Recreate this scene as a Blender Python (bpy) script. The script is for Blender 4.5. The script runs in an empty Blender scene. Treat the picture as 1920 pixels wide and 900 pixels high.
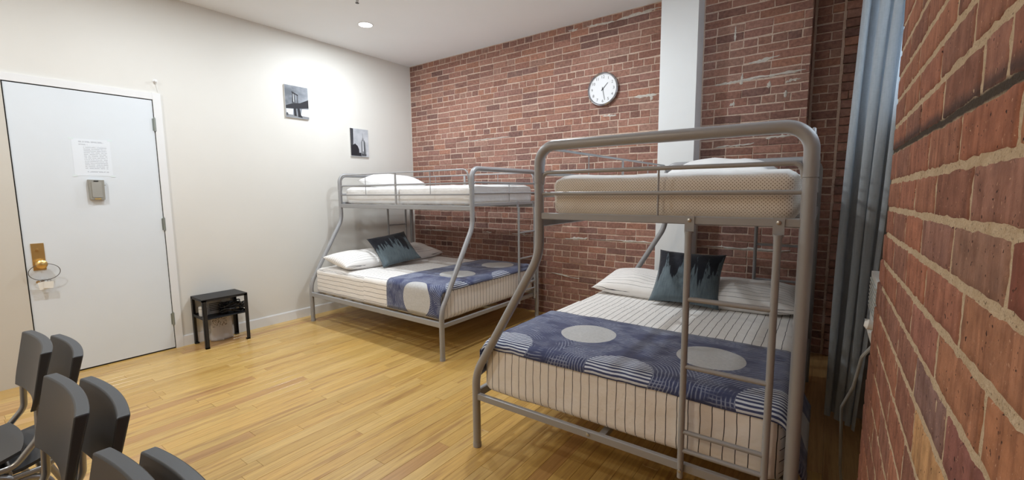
import bpy, bmesh, math, random
from mathutils import Vector, Matrix, noise

random.seed(7)
PI = math.pi
S = bpy.context.scene
COL = S.collection

# ------------------------------------------------------------------ camera
CX, CY, CZ = 4.7404, -4.1535, 1.3822
YAW, PITCH, ROLL, FPX = math.radians(36.167), math.radians(6.304), math.radians(-0.512), 815.56
fw = Vector((-math.sin(YAW) * math.cos(PITCH), math.cos(YAW) * math.cos(PITCH), -math.sin(PITCH)))
rt = Vector((math.cos(YAW), math.sin(YAW), 0))
up = rt.cross(fw)
R_ = rt * math.cos(ROLL) + up * math.sin(ROLL)
U_ = -rt * math.sin(ROLL) + up * math.cos(ROLL)
cam = bpy.data.cameras.new('camera')
co = bpy.data.objects.new('camera', cam)
COL.objects.link(co)
cam.sensor_fit = 'HORIZONTAL'
cam.sensor_width = 36.0
cam.lens = FPX / 1920 * 36.0
cam.clip_start = 0.01
m = Matrix.Identity(4)
for i in range(3):
    m[i][0], m[i][1], m[i][2] = R_[i], U_[i], -fw[i]
m[0][3], m[1][3], m[2][3] = CX, CY, CZ
co.matrix_world = m
S.camera = co

# ------------------------------------------------------------------ world, light, exposure
W = bpy.data.worlds.new('sky')
S.world = W
W.use_nodes = True
bg = W.node_tree.nodes['Background']
bg.inputs[0].default_value = (0.74, 0.87, 1.0, 1)
bg.inputs[1].default_value = 5.0
S.view_settings.view_transform = 'Standard'
S.view_settings.look = 'None'
S.view_settings.gamma = 1
S.view_settings.use_curve_mapping = False
S.view_settings.exposure = 0.0
S.cycles.max_bounces = 10
S.cycles.diffuse_bounces = 6
LAMP_W = 27.0                      # watts of each recessed ceiling lamp
LAMP_COL = (0.89, 0.955, 1.0)
H = 3.085                          # ceiling height
LAMPS = [(0.82, -1.28), (2.62, -1.28), (1.25, -2.85), (1.25, -4.42), (2.7, -5.75)]
WARM = (1.0, 0.84, 0.64)          # the lamp behind the camera is warmer

# ------------------------------------------------------------------ helpers
def lin(r, g, b):
    f = lambda c: (c / 255 / 12.92) if c / 255 <= 0.04045 else ((c / 255 + 0.055) / 1.055) ** 2.4
    return (f(r), f(g), f(b), 1)


class MB:
    """collects verts / faces / material slots / uvs for one mesh"""
    def __init__(s):
        s.v, s.f, s.m, s.uv = [], [], [], []

    def add(s, verts, faces, mat=0, uvs=None):
        o = len(s.v)
        s.v += [tuple(p) for p in verts]
        for i, f in enumerate(faces):
            s.f.append([o + k for k in f])
            s.m.append(mat)
            s.uv.append([uvs[k] for k in f] if uvs else None)

    def box(s, a, b, mat=0):
        x0, y0, z0 = a
        x1, y1, z1 = b
        s.add([(x0, y0, z0), (x1, y0, z0), (x1, y1, z0), (x0, y1, z0), (x0, y0, z1), (x1, y0, z1), (x1, y1, z1), (x0, y1, z1)],
              [(0, 3, 2, 1), (4, 5, 6, 7), (0, 1, 5, 4), (1, 2, 6, 5), (2, 3, 7, 6), (3, 0, 4, 7)], mat)

    def tube(s, path, r, n=10, mat=0, closed=False):
        P = [Vector(p) for p in path]
        rs = r if isinstance(r, (list, tuple)) else [r] * len(P)
        N = len(P)
        T = []
        for i in range(N):
            if closed:
                t = P[(i + 1) % N] - P[i - 1]
            else:
                t = P[min(i + 1, N - 1)] - P[max(i - 1, 0)]
            T.append(t.normalized())
        nrm = T[0].orthogonal().normalized()
        vs = []
        for i in range(N):
            if i:
                q = T[i - 1].rotation_difference(T[i])
                nrm = (q @ nrm).normalized()
            bi = T[i].cross(nrm)
            for k in range(n):
                a = 2 * PI * k / n
                vs.append(P[i] + (nrm * math.cos(a) + bi * math.sin(a)) * rs[i])
        fs = []
        for i in range(N if closed else N - 1):
            j = (i + 1) % N
            for k in range(n):
                l = (k + 1) % n
                fs.append((i * n + k, i * n + l, j * n + l, j * n + k))
        if not closed:
            fs.append(tuple(reversed(range(n))))
            fs.append(tuple((N - 1) * n + k for k in range(n)))
        s.add(vs, fs, mat)

    def lathe(s, prof, n=32, origin=(0, 0, 0), axis='z', mat=0):
        vs, fs = [], []
        for (r, h) in prof:
            for k in range(n):
                a = 2 * PI * k / n
                p = (r * math.cos(a), r * math.sin(a), h)
                if axis == 'y':
                    p = (p[0], -p[2], p[1])
                elif axis == 'x':
                    p = (p[2], p[0], p[1])
                vs.append((p[0] + origin[0], p[1] + origin[1], p[2] + origin[2]))
        for i in range(len(prof) - 1):
            for k in range(n):
                l = (k + 1) % n
                fs.append((i * n + k, i * n + l, (i + 1) * n + l, (i + 1) * n + k))
        fs.append(tuple(reversed(range(n))))
        fs.append(tuple((len(prof) - 1) * n + k for k in range(n)))
        s.add(vs, fs, mat)

    def poly(s, pts, axis, d0, d1, mat=0):
        """prism: 2-D outline pts in the plane normal to axis, between d0 and d1"""
        def P(a, b, d):
            return {'x': (d, a, b), 'y': (a, d, b), 'z': (a, b, d)}[axis]
        n = len(pts)
        vs = [P(a, b, d0) for a, b in pts] + [P(a, b, d1) for a, b in pts]
        fs = [tuple(range(n)), tuple(reversed(range(n, 2 * n)))]
        for i in range(n):
            j = (i + 1) % n
            fs.append((i, i + n, j + n, j))
        s.add(vs, fs, mat)

    def mesh(s, name, mats=(), smooth=False, recalc=True):
        me = bpy.data.meshes.new(name)
        me.from_pydata(s.v, [], s.f)
        for mt in mats:
            me.materials.append(mt)
        me.polygons.foreach_set('material_index', s.m)
        if any(u is not None for u in s.uv):
            l = me.uv_layers.new(name='UVMap')
            i = 0
            for u in s.uv:
                for q in u:
                    l.data[i].uv = q
                    i += 1
        if recalc:
            b = bmesh.new()
            b.from_mesh(me)
            bmesh.ops.recalc_face_normals(b, faces=b.faces)
            b.to_mesh(me)
            b.free()
        if smooth:
            me.polygons.foreach_set('use_smooth', [True] * len(me.polygons))
            if smooth != 'all':
                me.set_sharp_from_angle(angle=math.radians(38))
        me.update()
        return me

    def obj(s, name, mats, parent=None, smooth=False, recalc=True, loc=None):
        o = bpy.data.objects.new(name, s.mesh(name, mats if isinstance(mats, (list, tuple)) else [mats], smooth, recalc))
        COL.objects.link(o)
        if parent:
            o.parent = parent
        if loc:
            o.location = loc
        return o


def empty(name, loc=(0, 0, 0), rz=0.0):
    o = bpy.data.objects.new(name, None)
    o.location = loc
    o.rotation_euler = (0, 0, rz)
    o.empty_display_size = 0.1
    COL.objects.link(o)
    return o


def tag(o, label=None, cat=None, group=None, kind=None):
    if label: o['label'] = label
    if cat: o['category'] = cat
    if group: o['group'] = group
    if kind: o['kind'] = kind
    return o


def copy_tree(o, parent=None):
    c = o.copy()
    COL.objects.link(c)
    if parent:
        c.parent = parent
    for ch in list(o.children):
        copy_tree(ch, c)
    return c


def arc_path(pts, rad, n=8):
    """polyline with rounded corners; rad one number or one per inner corner"""
    P = [Vector(p) for p in pts]
    out = [P[0]]
    for i in range(1, len(P) - 1):
        r = rad[i - 1] if isinstance(rad, (list, tuple)) else rad
        a, b = (P[i - 1] - P[i]), (P[i + 1] - P[i])
        da, db = a.normalized(), b.normalized()
        ang = da.angle(db)
        t = min(r / math.tan(ang / 2), a.length * 0.49, b.length * 0.49)
        r2 = t * math.tan(ang / 2)
        cdir = (da + db).normalized()
        c = P[i] + cdir * (r2 / math.sin(ang / 2))
        s0, s1 = P[i] + da * t - c, P[i] + db * t - c
        full = s0.angle(s1)
        ax = s0.cross(s1).normalized()
        for k in range(n + 1):
            out.append(c + Matrix.Rotation(full * k / n, 3, ax) @ s0)
    out.append(P[-1])
    return out


# ------------------------------------------------------------------ material helpers
def mat(name, col=(0.8, 0.8, 0.8, 1), rough=0.6, metal=0.0, spec=0.5):
    M = bpy.data.materials.new(name)
    M.use_nodes = True
    b = M.node_tree.nodes['Principled BSDF']
    b.inputs['Base Color'].default_value = col
    b.inputs['Roughness'].default_value = rough
    b.inputs['Metallic'].default_value = metal
    b.inputs['Specular IOR Level'].default_value = spec
    return M


class NT:
    def __init__(s, M):
        s.t = M.node_tree
        s.b = s.t.nodes['Principled BSDF']

    def n(s, typ, ins=None, **kw):
        nd = s.t.nodes.new(typ)
        for k, v in kw.items():
            setattr(nd, k, v)
        for k, v in (ins or {}).items():
            s.set(nd.inputs[k], v)
        return nd

    def set(s, sock, v):
        if isinstance(v, bpy.types.NodeSocket):
            s.t.links.new(v, sock)
        elif isinstance(v, bpy.types.Node):
            s.t.links.new(v.outputs[0], sock)
        else:
            sock.default_value = v

    def math(s, op, a, b=0.0, c=None, clamp=False):
        nd = s.n('ShaderNodeMath', operation=op, use_clamp=clamp)
        s.set(nd.inputs[0], a)
        s.set(nd.inputs[1], b)
        if c is not None:
            s.set(nd.inputs[2], c)
        return nd.outputs[0]

    def mix(s, f, a, b, blend='MIX'):
        nd = s.n('ShaderNodeMix', data_type='RGBA', blend_type=blend)
        s.set(nd.inputs[0], f)
        s.set(nd.inputs[6], a)
        s.set(nd.inputs[7], b)
        return nd.outputs[2]

    def noise(s, vec, scale, detail=3.0, rough=0.55):
        nd = s.n('ShaderNodeTexNoise', {'Scale': scale, 'Detail': detail, 'Roughness': rough})
        if vec is not None:
            s.set(nd.inputs['Vector'], vec)
        return nd.outputs[0]

    def ramp(s, f, lo, hi):
        nd = s.n('ShaderNodeMapRange', {1: lo, 2: hi, 3: 0.0, 4: 1.0})
        s.set(nd.inputs[0], f)
        return nd.outputs[0]

    def pos(s):
        return s.n('ShaderNodeNewGeometry').outputs['Position']

    def scaled(s, vec, sc):
        nd = s.n('ShaderNodeMapping')
        s.set(nd.inputs[0], vec)
        nd.inputs['Scale'].default_value = sc
        return nd.outputs[0]

    def sep(s, vec):
        return s.n('ShaderNodeSeparateXYZ', {0: vec}).outputs

    def bump(s, h, strength=0.3, dist=0.01):
        nd = s.n('ShaderNodeBump', {'Height': h, 'Strength': strength, 'Distance': dist})
        s.t.links.new(nd.outputs[0], s.b.inputs['Normal'])

    def base(s, c):
        s.set(s.b.inputs['Base Color'], c)


def painted(name, col, rough=0.6, nscale=6, amt=0.04, bump=0.05):
    M = mat(name, col, rough)
    t = NT(M)
    p = t.pos()
    f = t.noise(p, nscale, 4)
    dark = tuple(c * (1 - amt * 2) for c in col[:3]) + (1,)
    t.base(t.mix(t.ramp(f, 0.35, 0.65), dark, col))
    t.bump(t.noise(p, 140, 2), bump, 0.003)
    return M


M_wall = painted('wall_paint', (0.70, 0.69, 0.655, 1), 0.55, 2, 0.012)
M_ceil = painted('ceiling_paint', (0.82, 0.84, 0.86, 1), 0.7, 2, 0.008)
M_white = painted('white_trim_paint', (0.76, 0.77, 0.78, 1), 0.4, 3, 0.012)
M_door = painted('door_paint', (0.70, 0.75, 0.80, 1), 0.35, 3, 0.012)
M_column = painted('column_paint', (0.82, 0.85, 0.87, 1), 0.5, 3, 0.012)
M_dark = mat('dark_gap', (0.01, 0.01, 0.01, 1), 0.9)


def brick_mat(name, source, streak=False):
    M = mat(name, rough=0.9, spec=0.25)
    t = NT(M)
    p = t.pos()
    if source == 'object':
        c = t.n('ShaderNodeObjectInfo').outputs['Color']
    else:
        c = t.n('ShaderNodeVertexColor', layer_name='Col').outputs[0]
    n1 = t.noise(p, 38 if not streak else 30, 5, 0.65)
    c = t.mix(t.ramp(n1, 0.25, 0.75), t.mix(0.55, c, (0.03, 0.015, 0.012, 1)), t.mix(0.10, c, (0.75, 0.42, 0.3, 1)))
    if streak:
        st = t.noise(t.scaled(p, (60, 75, 5)), 1.0, 3)
        c = t.mix(t.ramp(st, 0.46, 0.70), c, t.mix(0.5, c, (0.12, 0.045, 0.026, 1)))
        sp = t.noise(p, 210, 2)
        c = t.mix(t.ramp(sp, 0.69, 0.74), c, (0.50, 0.30, 0.20, 1))
        pt = t.noise(p, 120, 2)
        c = t.mix(t.ramp(pt, 0.66, 0.70), c, (0.035, 0.014, 0.01, 1))
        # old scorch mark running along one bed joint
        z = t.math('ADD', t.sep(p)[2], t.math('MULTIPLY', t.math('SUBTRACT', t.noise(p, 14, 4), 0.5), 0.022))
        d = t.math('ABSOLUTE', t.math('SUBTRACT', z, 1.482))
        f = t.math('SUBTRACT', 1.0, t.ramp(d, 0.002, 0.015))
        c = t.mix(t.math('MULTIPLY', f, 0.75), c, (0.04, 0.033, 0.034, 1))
    else:
        # faint lime bloom
        lb = t.noise(p, 3.2, 5, 0.7)
        c = t.mix(t.math('MULTIPLY', t.ramp(lb, 0.55, 0.8), 0.25), c, (0.55, 0.42, 0.36, 1))
    t.base(c)
    h = t.noise(p, 90, 5, 0.7)
    t.bump(h, 0.5 if streak else 0.4, 0.004)
    return M


M_brick = brick_mat('brick_back', 'object')
M_brick_far = brick_mat('brick_back_far', 'vertex')
M_brickR = brick_mat('brick_near', 'object', True)
M_brickR_far = brick_mat('brick_near_far', 'vertex', True)


def mortar_mat(name, a, b, scale, bump):
    M = mat(name, a, 0.95, spec=0.2)
    t = NT(M)
    p = t.pos()
    f = t.noise(p, scale, 6, 0.7)
    c = t.mix(t.ramp(f, 0.3, 0.7), a, b)
    g = t.noise(p, scale * 6, 2)
    c = t.mix(t.ramp(g, 0.62, 0.72), c, tuple(x * 0.45 for x in a[:3]) + (1,))
    t.base(c)
    t.bump(t.noise(p, scale * 5, 4, 0.7), bump, 0.006)
    return M


M_mortar = mortar_mat('mortar_back', (0.50, 0.37, 0.30, 1), (0.68, 0.55, 0.46, 1), 22, 0.3)
M_mortarR = mortar_mat('mortar_near', (0.49, 0.36, 0.23, 1), (0.64, 0.51, 0.36, 1), 40, 0.9)
t = NT(M_mortarR)
p = t.pos()
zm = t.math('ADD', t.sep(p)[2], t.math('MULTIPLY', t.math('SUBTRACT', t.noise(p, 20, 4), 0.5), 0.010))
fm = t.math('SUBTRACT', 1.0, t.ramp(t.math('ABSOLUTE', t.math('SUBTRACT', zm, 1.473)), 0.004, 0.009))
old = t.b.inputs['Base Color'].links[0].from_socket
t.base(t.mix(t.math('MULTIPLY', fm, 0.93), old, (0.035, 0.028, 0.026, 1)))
M_patch = mortar_mat('mortar_patch', (0.50, 0.47, 0.43, 1), (0.70, 0.67, 0.62, 1), 40, 0.5)

# oak boards: tone per board, long grain along Y
M_floor = mat('oak_floor', rough=0.3, spec=0.45)
t = NT(M_floor)
oi = t.n('ShaderNodeObjectInfo')
p = t.pos()
off = t.n('ShaderNodeVectorMath', {0: p}, operation='ADD')
rnd3 = t.n('ShaderNodeCombineXYZ', {0: t.math('MULTIPLY', oi.outputs['Random'], 3.0), 1: t.math('MULTIPLY', oi.outputs['Random'], 37.0), 2: 0.0})
t.set(off.inputs[1], rnd3.outputs[0])
v = off.outputs[0]
grain = t.noise(t.scaled(v, (70, 2.2, 1)), 1.0, 5, 0.6)
cath = t.noise(t.scaled(v, (16, 0.9, 1)), 1.0, 4, 0.65)
fine = t.noise(t.scaled(v, (420, 9, 1)), 1.0, 2)
c = oi.outputs['Color']
c = t.mix(t.ramp(grain, 0.35, 0.7), c, t.mix(0.42, c, (0.24, 0.11, 0.035, 1)))
c = t.mix(t.math('MULTIPLY', t.ramp(cath, 0.55, 0.64), 0.6), c, (0.30, 0.14, 0.045, 1))
c = t.mix(t.math('MULTIPLY', t.ramp(fine, 0.56, 0.72), 0.38), c, (0.22, 0.10, 0.03, 1))
t.base(c)
t.b.inputs['Coat Weight'].default_value = 0.25
t.b.inputs['Coat Roughness'].default_value = 0.16
t.bump(fine, 0.05, 0.002)

M_metal = mat('grey_powder_coat', (0.33, 0.335, 0.35, 1), 0.36, 0.1)
M_bolt = mat('bolt_steel', (0.5, 0.5, 0.5, 1), 0.3, 1.0)
M_black = mat('black_steel', (0.011, 0.011, 0.013, 1), 0.5)
M_plastic = mat('charcoal_plastic', (0.042, 0.048, 0.058, 1), 0.42)
t = NT(M_plastic)
t.bump(t.noise(t.pos(), 900, 2), 0.12, 0.001)
M_chrome = mat('grey_steel_tube', (0.36, 0.37, 0.38, 1), 0.3, 0.7)
M_brass = mat('brass', (0.72, 0.50, 0.20, 1), 0.32, 0.9)
M_hinge = mat('hinge_metal', (0.30, 0.33, 0.31, 1), 0.45, 0.6)


def cloth(M, sc=900, st=0.15):
    t = NT(M)
    M.node_tree.nodes['Principled BSDF'].inputs['Sheen Weight'].default_value = 0.2
    return t


def stripe_mat(name, period=0.043, width=0.075, base=(0.82, 0.80, 0.78, 1), line=(0.035, 0.035, 0.045, 1)):
    M = mat(name, base, 0.85, spec=0.2)
    t = cloth(M)
    uv = t.n('ShaderNodeUVMap', uv_map='UVMap').outputs[0]
    u = t.sep(uv)[0]
    w = t.math('MULTIPLY', t.math('SUBTRACT', t.noise(t.pos(), 7, 2), 0.5), 0.012)
    fr = t.math('FRACT', t.math('DIVIDE', t.math('ADD', u, w), period))
    f = t.math('LESS_THAN', t.math('ABSOLUTE', t.math('SUBTRACT', fr, 0.5)), width / 2)
    t.base(t.mix(f, base, line))
    t.bump(t.noise(t.pos(), 9, 4), 0.35, 0.03)
    return M


M_sheet = stripe_mat('pinstripe_sheet')
M_pillow_str = stripe_mat('pinstripe_pillow', 0.034, 0.06)
M_white_cloth = mat('white_cotton', (0.84, 0.84, 0.84, 1), 0.85, spec=0.2)
t = cloth(M_white_cloth)
t.bump(t.noise(t.pos(), 8, 4), 0.4, 0.03)

# dotted quilted protector of the near top mattress
M_dots = mat('dotted_protector', (0.80, 0.76, 0.70, 1), 0.85, spec=0.2)
t = cloth(M_dots)
uv = t.n('ShaderNodeUVMap', uv_map='UVMap').outputs[0]
su = t.sep(uv)
a = t.math('SINE', t.math('MULTIPLY', su[0], 2 * PI / 0.0125))
b_ = t.math('SINE', t.math('MULTIPLY', su[1], 2 * PI / 0.0125))
dots = t.math('GREATER_THAN', t.math('MULTIPLY', a, b_), 0.52)
nz = t.math('ABSOLUTE', t.sep(t.n('ShaderNodeNewGeometry').outputs['Normal'])[2])
side = t.math('SUBTRACT', 1.0, t.ramp(nz, 0.35, 0.75))
t.base(t.mix(side, (0.84, 0.84, 0.83, 1), t.mix(t.math('MULTIPLY', dots, 0.8), (0.80, 0.75, 0.68, 1), (0.24, 0.18, 0.12, 1))))
t.bump(t.noise(t.pos(), 7, 3), 0.4, 0.03)


def throw_mat(name, u0, v0, rad):
    """navy bed runner: rows of pale discs, rows of striped discs, fine wavy lines; uv in metres"""
    M = mat(name, rough=0.85, spec=0.2)
    t = cloth(M)
    uv = t.n('ShaderNodeUVMap', uv_map='UVMap').outputs[0]
    u, v = t.sep(uv)[0], t.sep(uv)[1]
    P = 0.62

    def disc(uc, vc, r):
        q = t.math('DIVIDE', t.math('SUBTRACT', u, uc), P)
        du = t.math('MULTIPLY', t.math('SUBTRACT', q, t.math('ROUND', q)), P)
        dv = t.math('SUBTRACT', v, vc)
        d = t.math('SQRT', t.math('ADD', t.math('MULTIPLY', du, du), t.math('MULTIPLY', dv, dv)))
        return t.math('LESS_THAN', d, r), d
    solid, d1 = disc(u0, v0, rad)
    s2, d2 = disc(u0 + P / 2, v0 + 0.36, 0.15)
    s3, d3 = disc(u0 + P / 2, v0 - 0.33, 0.13)
    wob = t.math('MULTIPLY', t.math('SUBTRACT', t.noise(uv, 9, 3), 0.5), 0.03)
    navy = t.mix(t.noise(uv, 5, 4), (0.042, 0.052, 0.125, 1), (0.068, 0.082, 0.17, 1))
    pale = t.mix(t.noise(uv, 60, 4), (0.40, 0.41, 0.42, 1), (0.60, 0.60, 0.60, 1))
    line = (0.50, 0.56, 0.68, 1)
    # fine wavy lines following the discs, patchy
    fl = t.math('SINE', t.math('MULTIPLY', t.math('ADD', d2, wob), 2 * PI / 0.015))
    fine_m = t.math('MULTIPLY', t.math('GREATER_THAN', fl, 0.55), t.ramp(t.noise(t.scaled(uv, (3, 5, 1)), 1.6, 2), 0.42, 0.5))
    fl2 = t.math('SINE', t.math('MULTIPLY', t.math('ADD', v, wob), 2 * PI / 0.0165))
    fine2 = t.math('MULTIPLY', t.math('GREATER_THAN', fl2, 0.6), t.ramp(t.noise(t.scaled(uv, (3, 4, 1)), 2.3, 2), 0.50, 0.58))
    f_all = t.math('MULTIPLY', t.math('MULTIPLY', t.math('MAXIMUM', fine_m, fine2), t.math('SUBTRACT', 1.0, s2)), 0.40)
    c = t.mix(f_all, navy, line)
    st = t.math('SINE', t.math('MULTIPLY', t.math('ADD', v, t.math('MULTIPLY', wob, 0.35)), 2 * PI / 0.0185))
    st_m = t.math('GREATER_THAN', st, 0.05)
    c = t.mix(t.math('MULTIPLY', s2, t.math('MULTIPLY', st_m, 0.92)), c, (0.66, 0.71, 0.78, 1))
    c = t.mix(t.math('MULTIPLY', s3, t.math('MULTIPLY', st_m, 0.35)), c, line)
    c = t.mix(solid, c, pale)
    t.base(c)
    t.bump(t.math('ADD', t.noise(uv, 14, 4), t.math('MULTIPLY', fl2, 0.04)), 0.3, 0.02)
    return M


# painted cushion: black drips over slate blue
def cushion_mat(name, seed):
    M = mat(name, rough=0.8, spec=0.2)
    t = cloth(M)
    uv = t.n('ShaderNodeUVMap', uv_map='UVMap').outputs[0]
    sh = t.n('ShaderNodeMapping', {0: uv})
    sh.inputs['Location'].default_value = (seed, seed * 0.7, 0)
    uvs = sh.outputs[0]
    v = t.sep(uv)[1]
    drip = t.noise(t.scaled(uvs, (7.5, 0.55, 1)), 1.0, 2.5, 0.6)
    drip2 = t.noise(t.scaled(uvs, (22, 1.6, 1)), 1.0, 3, 0.7)
    blot = t.noise(t.scaled(uvs, (9, 5, 1)), 1.0, 4, 0.7)
    lvl = t.math('ADD', v, t.math('MULTIPLY', t.math('SUBTRACT', drip, 0.5), 2.1))
    lvl = t.math('ADD', lvl, t.math('MULTIPLY', t.math('SUBTRACT', drip2, 0.5), 0.55))
    f = t.ramp(lvl, 0.52, 0.57)
    side = t.ramp(blot, 0.60, 0.66)
    stro = t.ramp(t.noise(t.scaled(uvs, (16, 2.2, 1)), 1.0, 3, 0.7), 0.60, 0.64)
    f = t.math('MAXIMUM', f, t.math('MULTIPLY', t.math('MAXIMUM', side, stro), t.ramp(v, 0.22, 0.5)))
    slate = t.mix(t.noise(t.scaled(uvs, (40, 6, 1)), 1.0, 3), (0.055, 0.080, 0.10, 1), (0.17, 0.215, 0.24, 1))
    t.base(t.mix(f, slate, (0.010, 0.012, 0.020, 1)))
    t.bump(t.noise(uv, 6, 3), 0.3, 0.02)
    return M


# ------------------------------------------------------------------ room shell
WX = 4.860      # face of the near brick wall
YF = -6.3       # front wall, behind the camera
ZT = H


def struct(o):
    o['kind'] = 'structure'
    return o


fl = MB()
fl.box((-0.1, YF, -0.14), (5.4, 0.4, -0.012))
floor = struct(fl.obj('floor', M_dark))
cl = MB()
cl.box((-0.1, YF, ZT), (5.4, 0.4, ZT + 0.1))
struct(cl.obj('ceiling', M_ceil))
wl_ = MB()
wl_.box((-0.14, YF, -0.01), (0, 0.2, ZT))
struct(wl_.obj('wall_left', M_wall))
wf = MB()
wf.box((0, YF - 0.1, -0.01), (5.4, YF, ZT))
struct(wf.obj('wall_front', M_wall))

# floor boards
plank_mb = MB()
e = 0.004
for k in range(1):
    hw, hl = 0.5, 0.5
    bx, by = 0.012, 0.0009
    vs = []
    for (z, ix, iy) in ((-0.012, 0, 0), (-0.0009, 0, 0), (0.0, bx, by)):
        vs += [(-hw + ix, -hl + iy, z), (hw - ix, -hl + iy, z), (hw - ix, hl - iy, z), (-hw + ix, hl - iy, z)]
    fs = [(8, 9, 10, 11)]
    for l in (0, 4):
        for q in range(4):
            r2 = (q + 1) % 4
            fs.append((l + q, l + r2, l + 4 + r2, l + 4 + q))
    plank_mb.add(vs, fs)
plank_me = plank_mb.mesh('plank', [M_floor])
tones = [(0.60, 0.385, 0.115), (0.63, 0.415, 0.135), (0.57, 0.355, 0.100), (0.66, 0.445, 0.155), (0.61, 0.40, 0.125), (0.62, 0.39, 0.115)]
PW = 0.0825
rng = random.Random(11)
boards = []
x = 0.0
while x < 5.3:
    y = 0.14 - rng.random() * 0.9
    first = 0.25
    while first > YF + 0.01:
        L = rng.uniform(0.45, 1.6)
        y1 = max(first - L, YF)
        if y1 - YF < 0.25:
            y1 = YF
        boards.append((x + PW / 2, (first + y1) / 2, first - y1))
        first = y1
    x += PW
def board_key(b):
    dx, dy = b[0] - CX, b[1] - CY
    d = (fw.x * dx + fw.y * dy)
    vis = d > 0.8 and b[0] < 4.4 and b[1] > -4.3 and abs(dx * rt.x + dy * rt.y) < d * 1.3
    return (0 if vis else 1, dx * dx + dy * dy)
boards.sort(key=board_key)
stuff_b = MB()
for i, (bx_, by_, L) in enumerate(boards):
    tn = rng.choice(tones)
    k = rng.uniform(0.93, 1.06)
    if rng.random() < 0.06:
        tn, k = (0.50, 0.285, 0.10), 1.0
    if i < 300:
        o = bpy.data.objects.new('plank', plank_me)
        o.location = (bx_, by_, 0)
        o.scale = (PW - 0.0008, L - 0.0009, 1)
        o.color = (tn[0] * k, tn[1] * k, tn[2] * k, 1)
        o.parent = floor
        COL.objects.link(o)
    else:
        stuff_b.add([(bx_ + a * (PW - 0.0008), by_ + b * (L - 0.0009), z) for (a, b, z) in
                     ((-.5, -.5, -0.0005), (.5, -.5, -0.0005), (.5, .5, -0.0005), (-.5, .5, -0.0005), (-.5, -.5, -0.012), (.5, -.5, -0.012), (.5, .5, -0.012), (-.5, .5, -0.012))],
                    [(0, 1, 2, 3), (0, 4, 5, 1), (1, 5, 6, 2), (2, 6, 7, 3), (3, 7, 4, 0)])
o = stuff_b.obj('plank_remainder', M_floor, floor)
o.color = (0.62, 0.39, 0.16, 1)
o['kind'] = 'stuff'

# ------------------------------------------------------------------ brick walls facing -Y
def brick_variant(w, h, d, r):
    """box with a chamfered, slightly crooked front at y=0, body behind"""
    mb = MB()
    j = lambda a: r.uniform(-a, a)
    o_ = [(-w / 2 + j(.003), 0.005, -h / 2 + j(.0025)), (w / 2 + j(.003), 0.005, -h / 2 + j(.0025)),
          (w / 2 + j(.003), 0.005, h / 2 + j(.0025)), (-w / 2 + j(.003), 0.005, h / 2 + j(.0025))]
    m_ = [(0 + j(.01), 0.005, -h / 2 + j(.002)), (0 + j(.01), 0.005, h / 2 + j(.002))]
    b = 0.0035
    i_ = [(p_[0] - math.copysign(b, p_[0]), j(.0015), p_[2] - math.copysign(b, p_[2])) for p_ in o_]
    mi = [(m_[0][0], j(.0015), m_[0][2] + b), (m_[1][0], j(.0015), m_[1][2] - b)]
    ring = [o_[0], m_[0], o_[1], o_[2], m_[1], o_[3]]
    inn = [i_[0], mi[0], i_[1], i_[2], mi[1], i_[3]]
    bk = [(p_[0], d, p_[2]) for p_ in ring]
    vs = inn + ring + bk
    fs = [(0, 1, 4, 5), (1, 2, 3, 4)]
    for l in (0, 6):
        for q in range(6):
            r2 = (q + 1) % 6
            fs.append((l + q, l + 6 + q, l + 6 + r2, l + r2))
    mb.add(vs, fs)
    return mb


rb = random.Random(5)
STR = [brick_variant(0.2005, 0.0602, 0.03, rb) for _ in range(9)]
HDR = [brick_variant(0.0960, 0.0602, 0.03, rb) for _ in range(5)]
STR_ME = [b.mesh('brick_long', [M_brick]) for b in STR]
HDR_ME = [b.mesh('brick_short', [M_brick]) for b in HDR]
BACK_TONES = [(0.388, 0.201, 0.159), (0.360, 0.185, 0.145), (0.410, 0.220, 0.172), (0.332, 0.166, 0.132), (0.372, 0.205, 0.168),
              (0.287, 0.151, 0.126), (0.422, 0.210, 0.151), (0.343, 0.182, 0.153), (0.388, 0.230, 0.186), (0.231, 0.130, 0.116)]
PITCH_B = 0.0670


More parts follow.
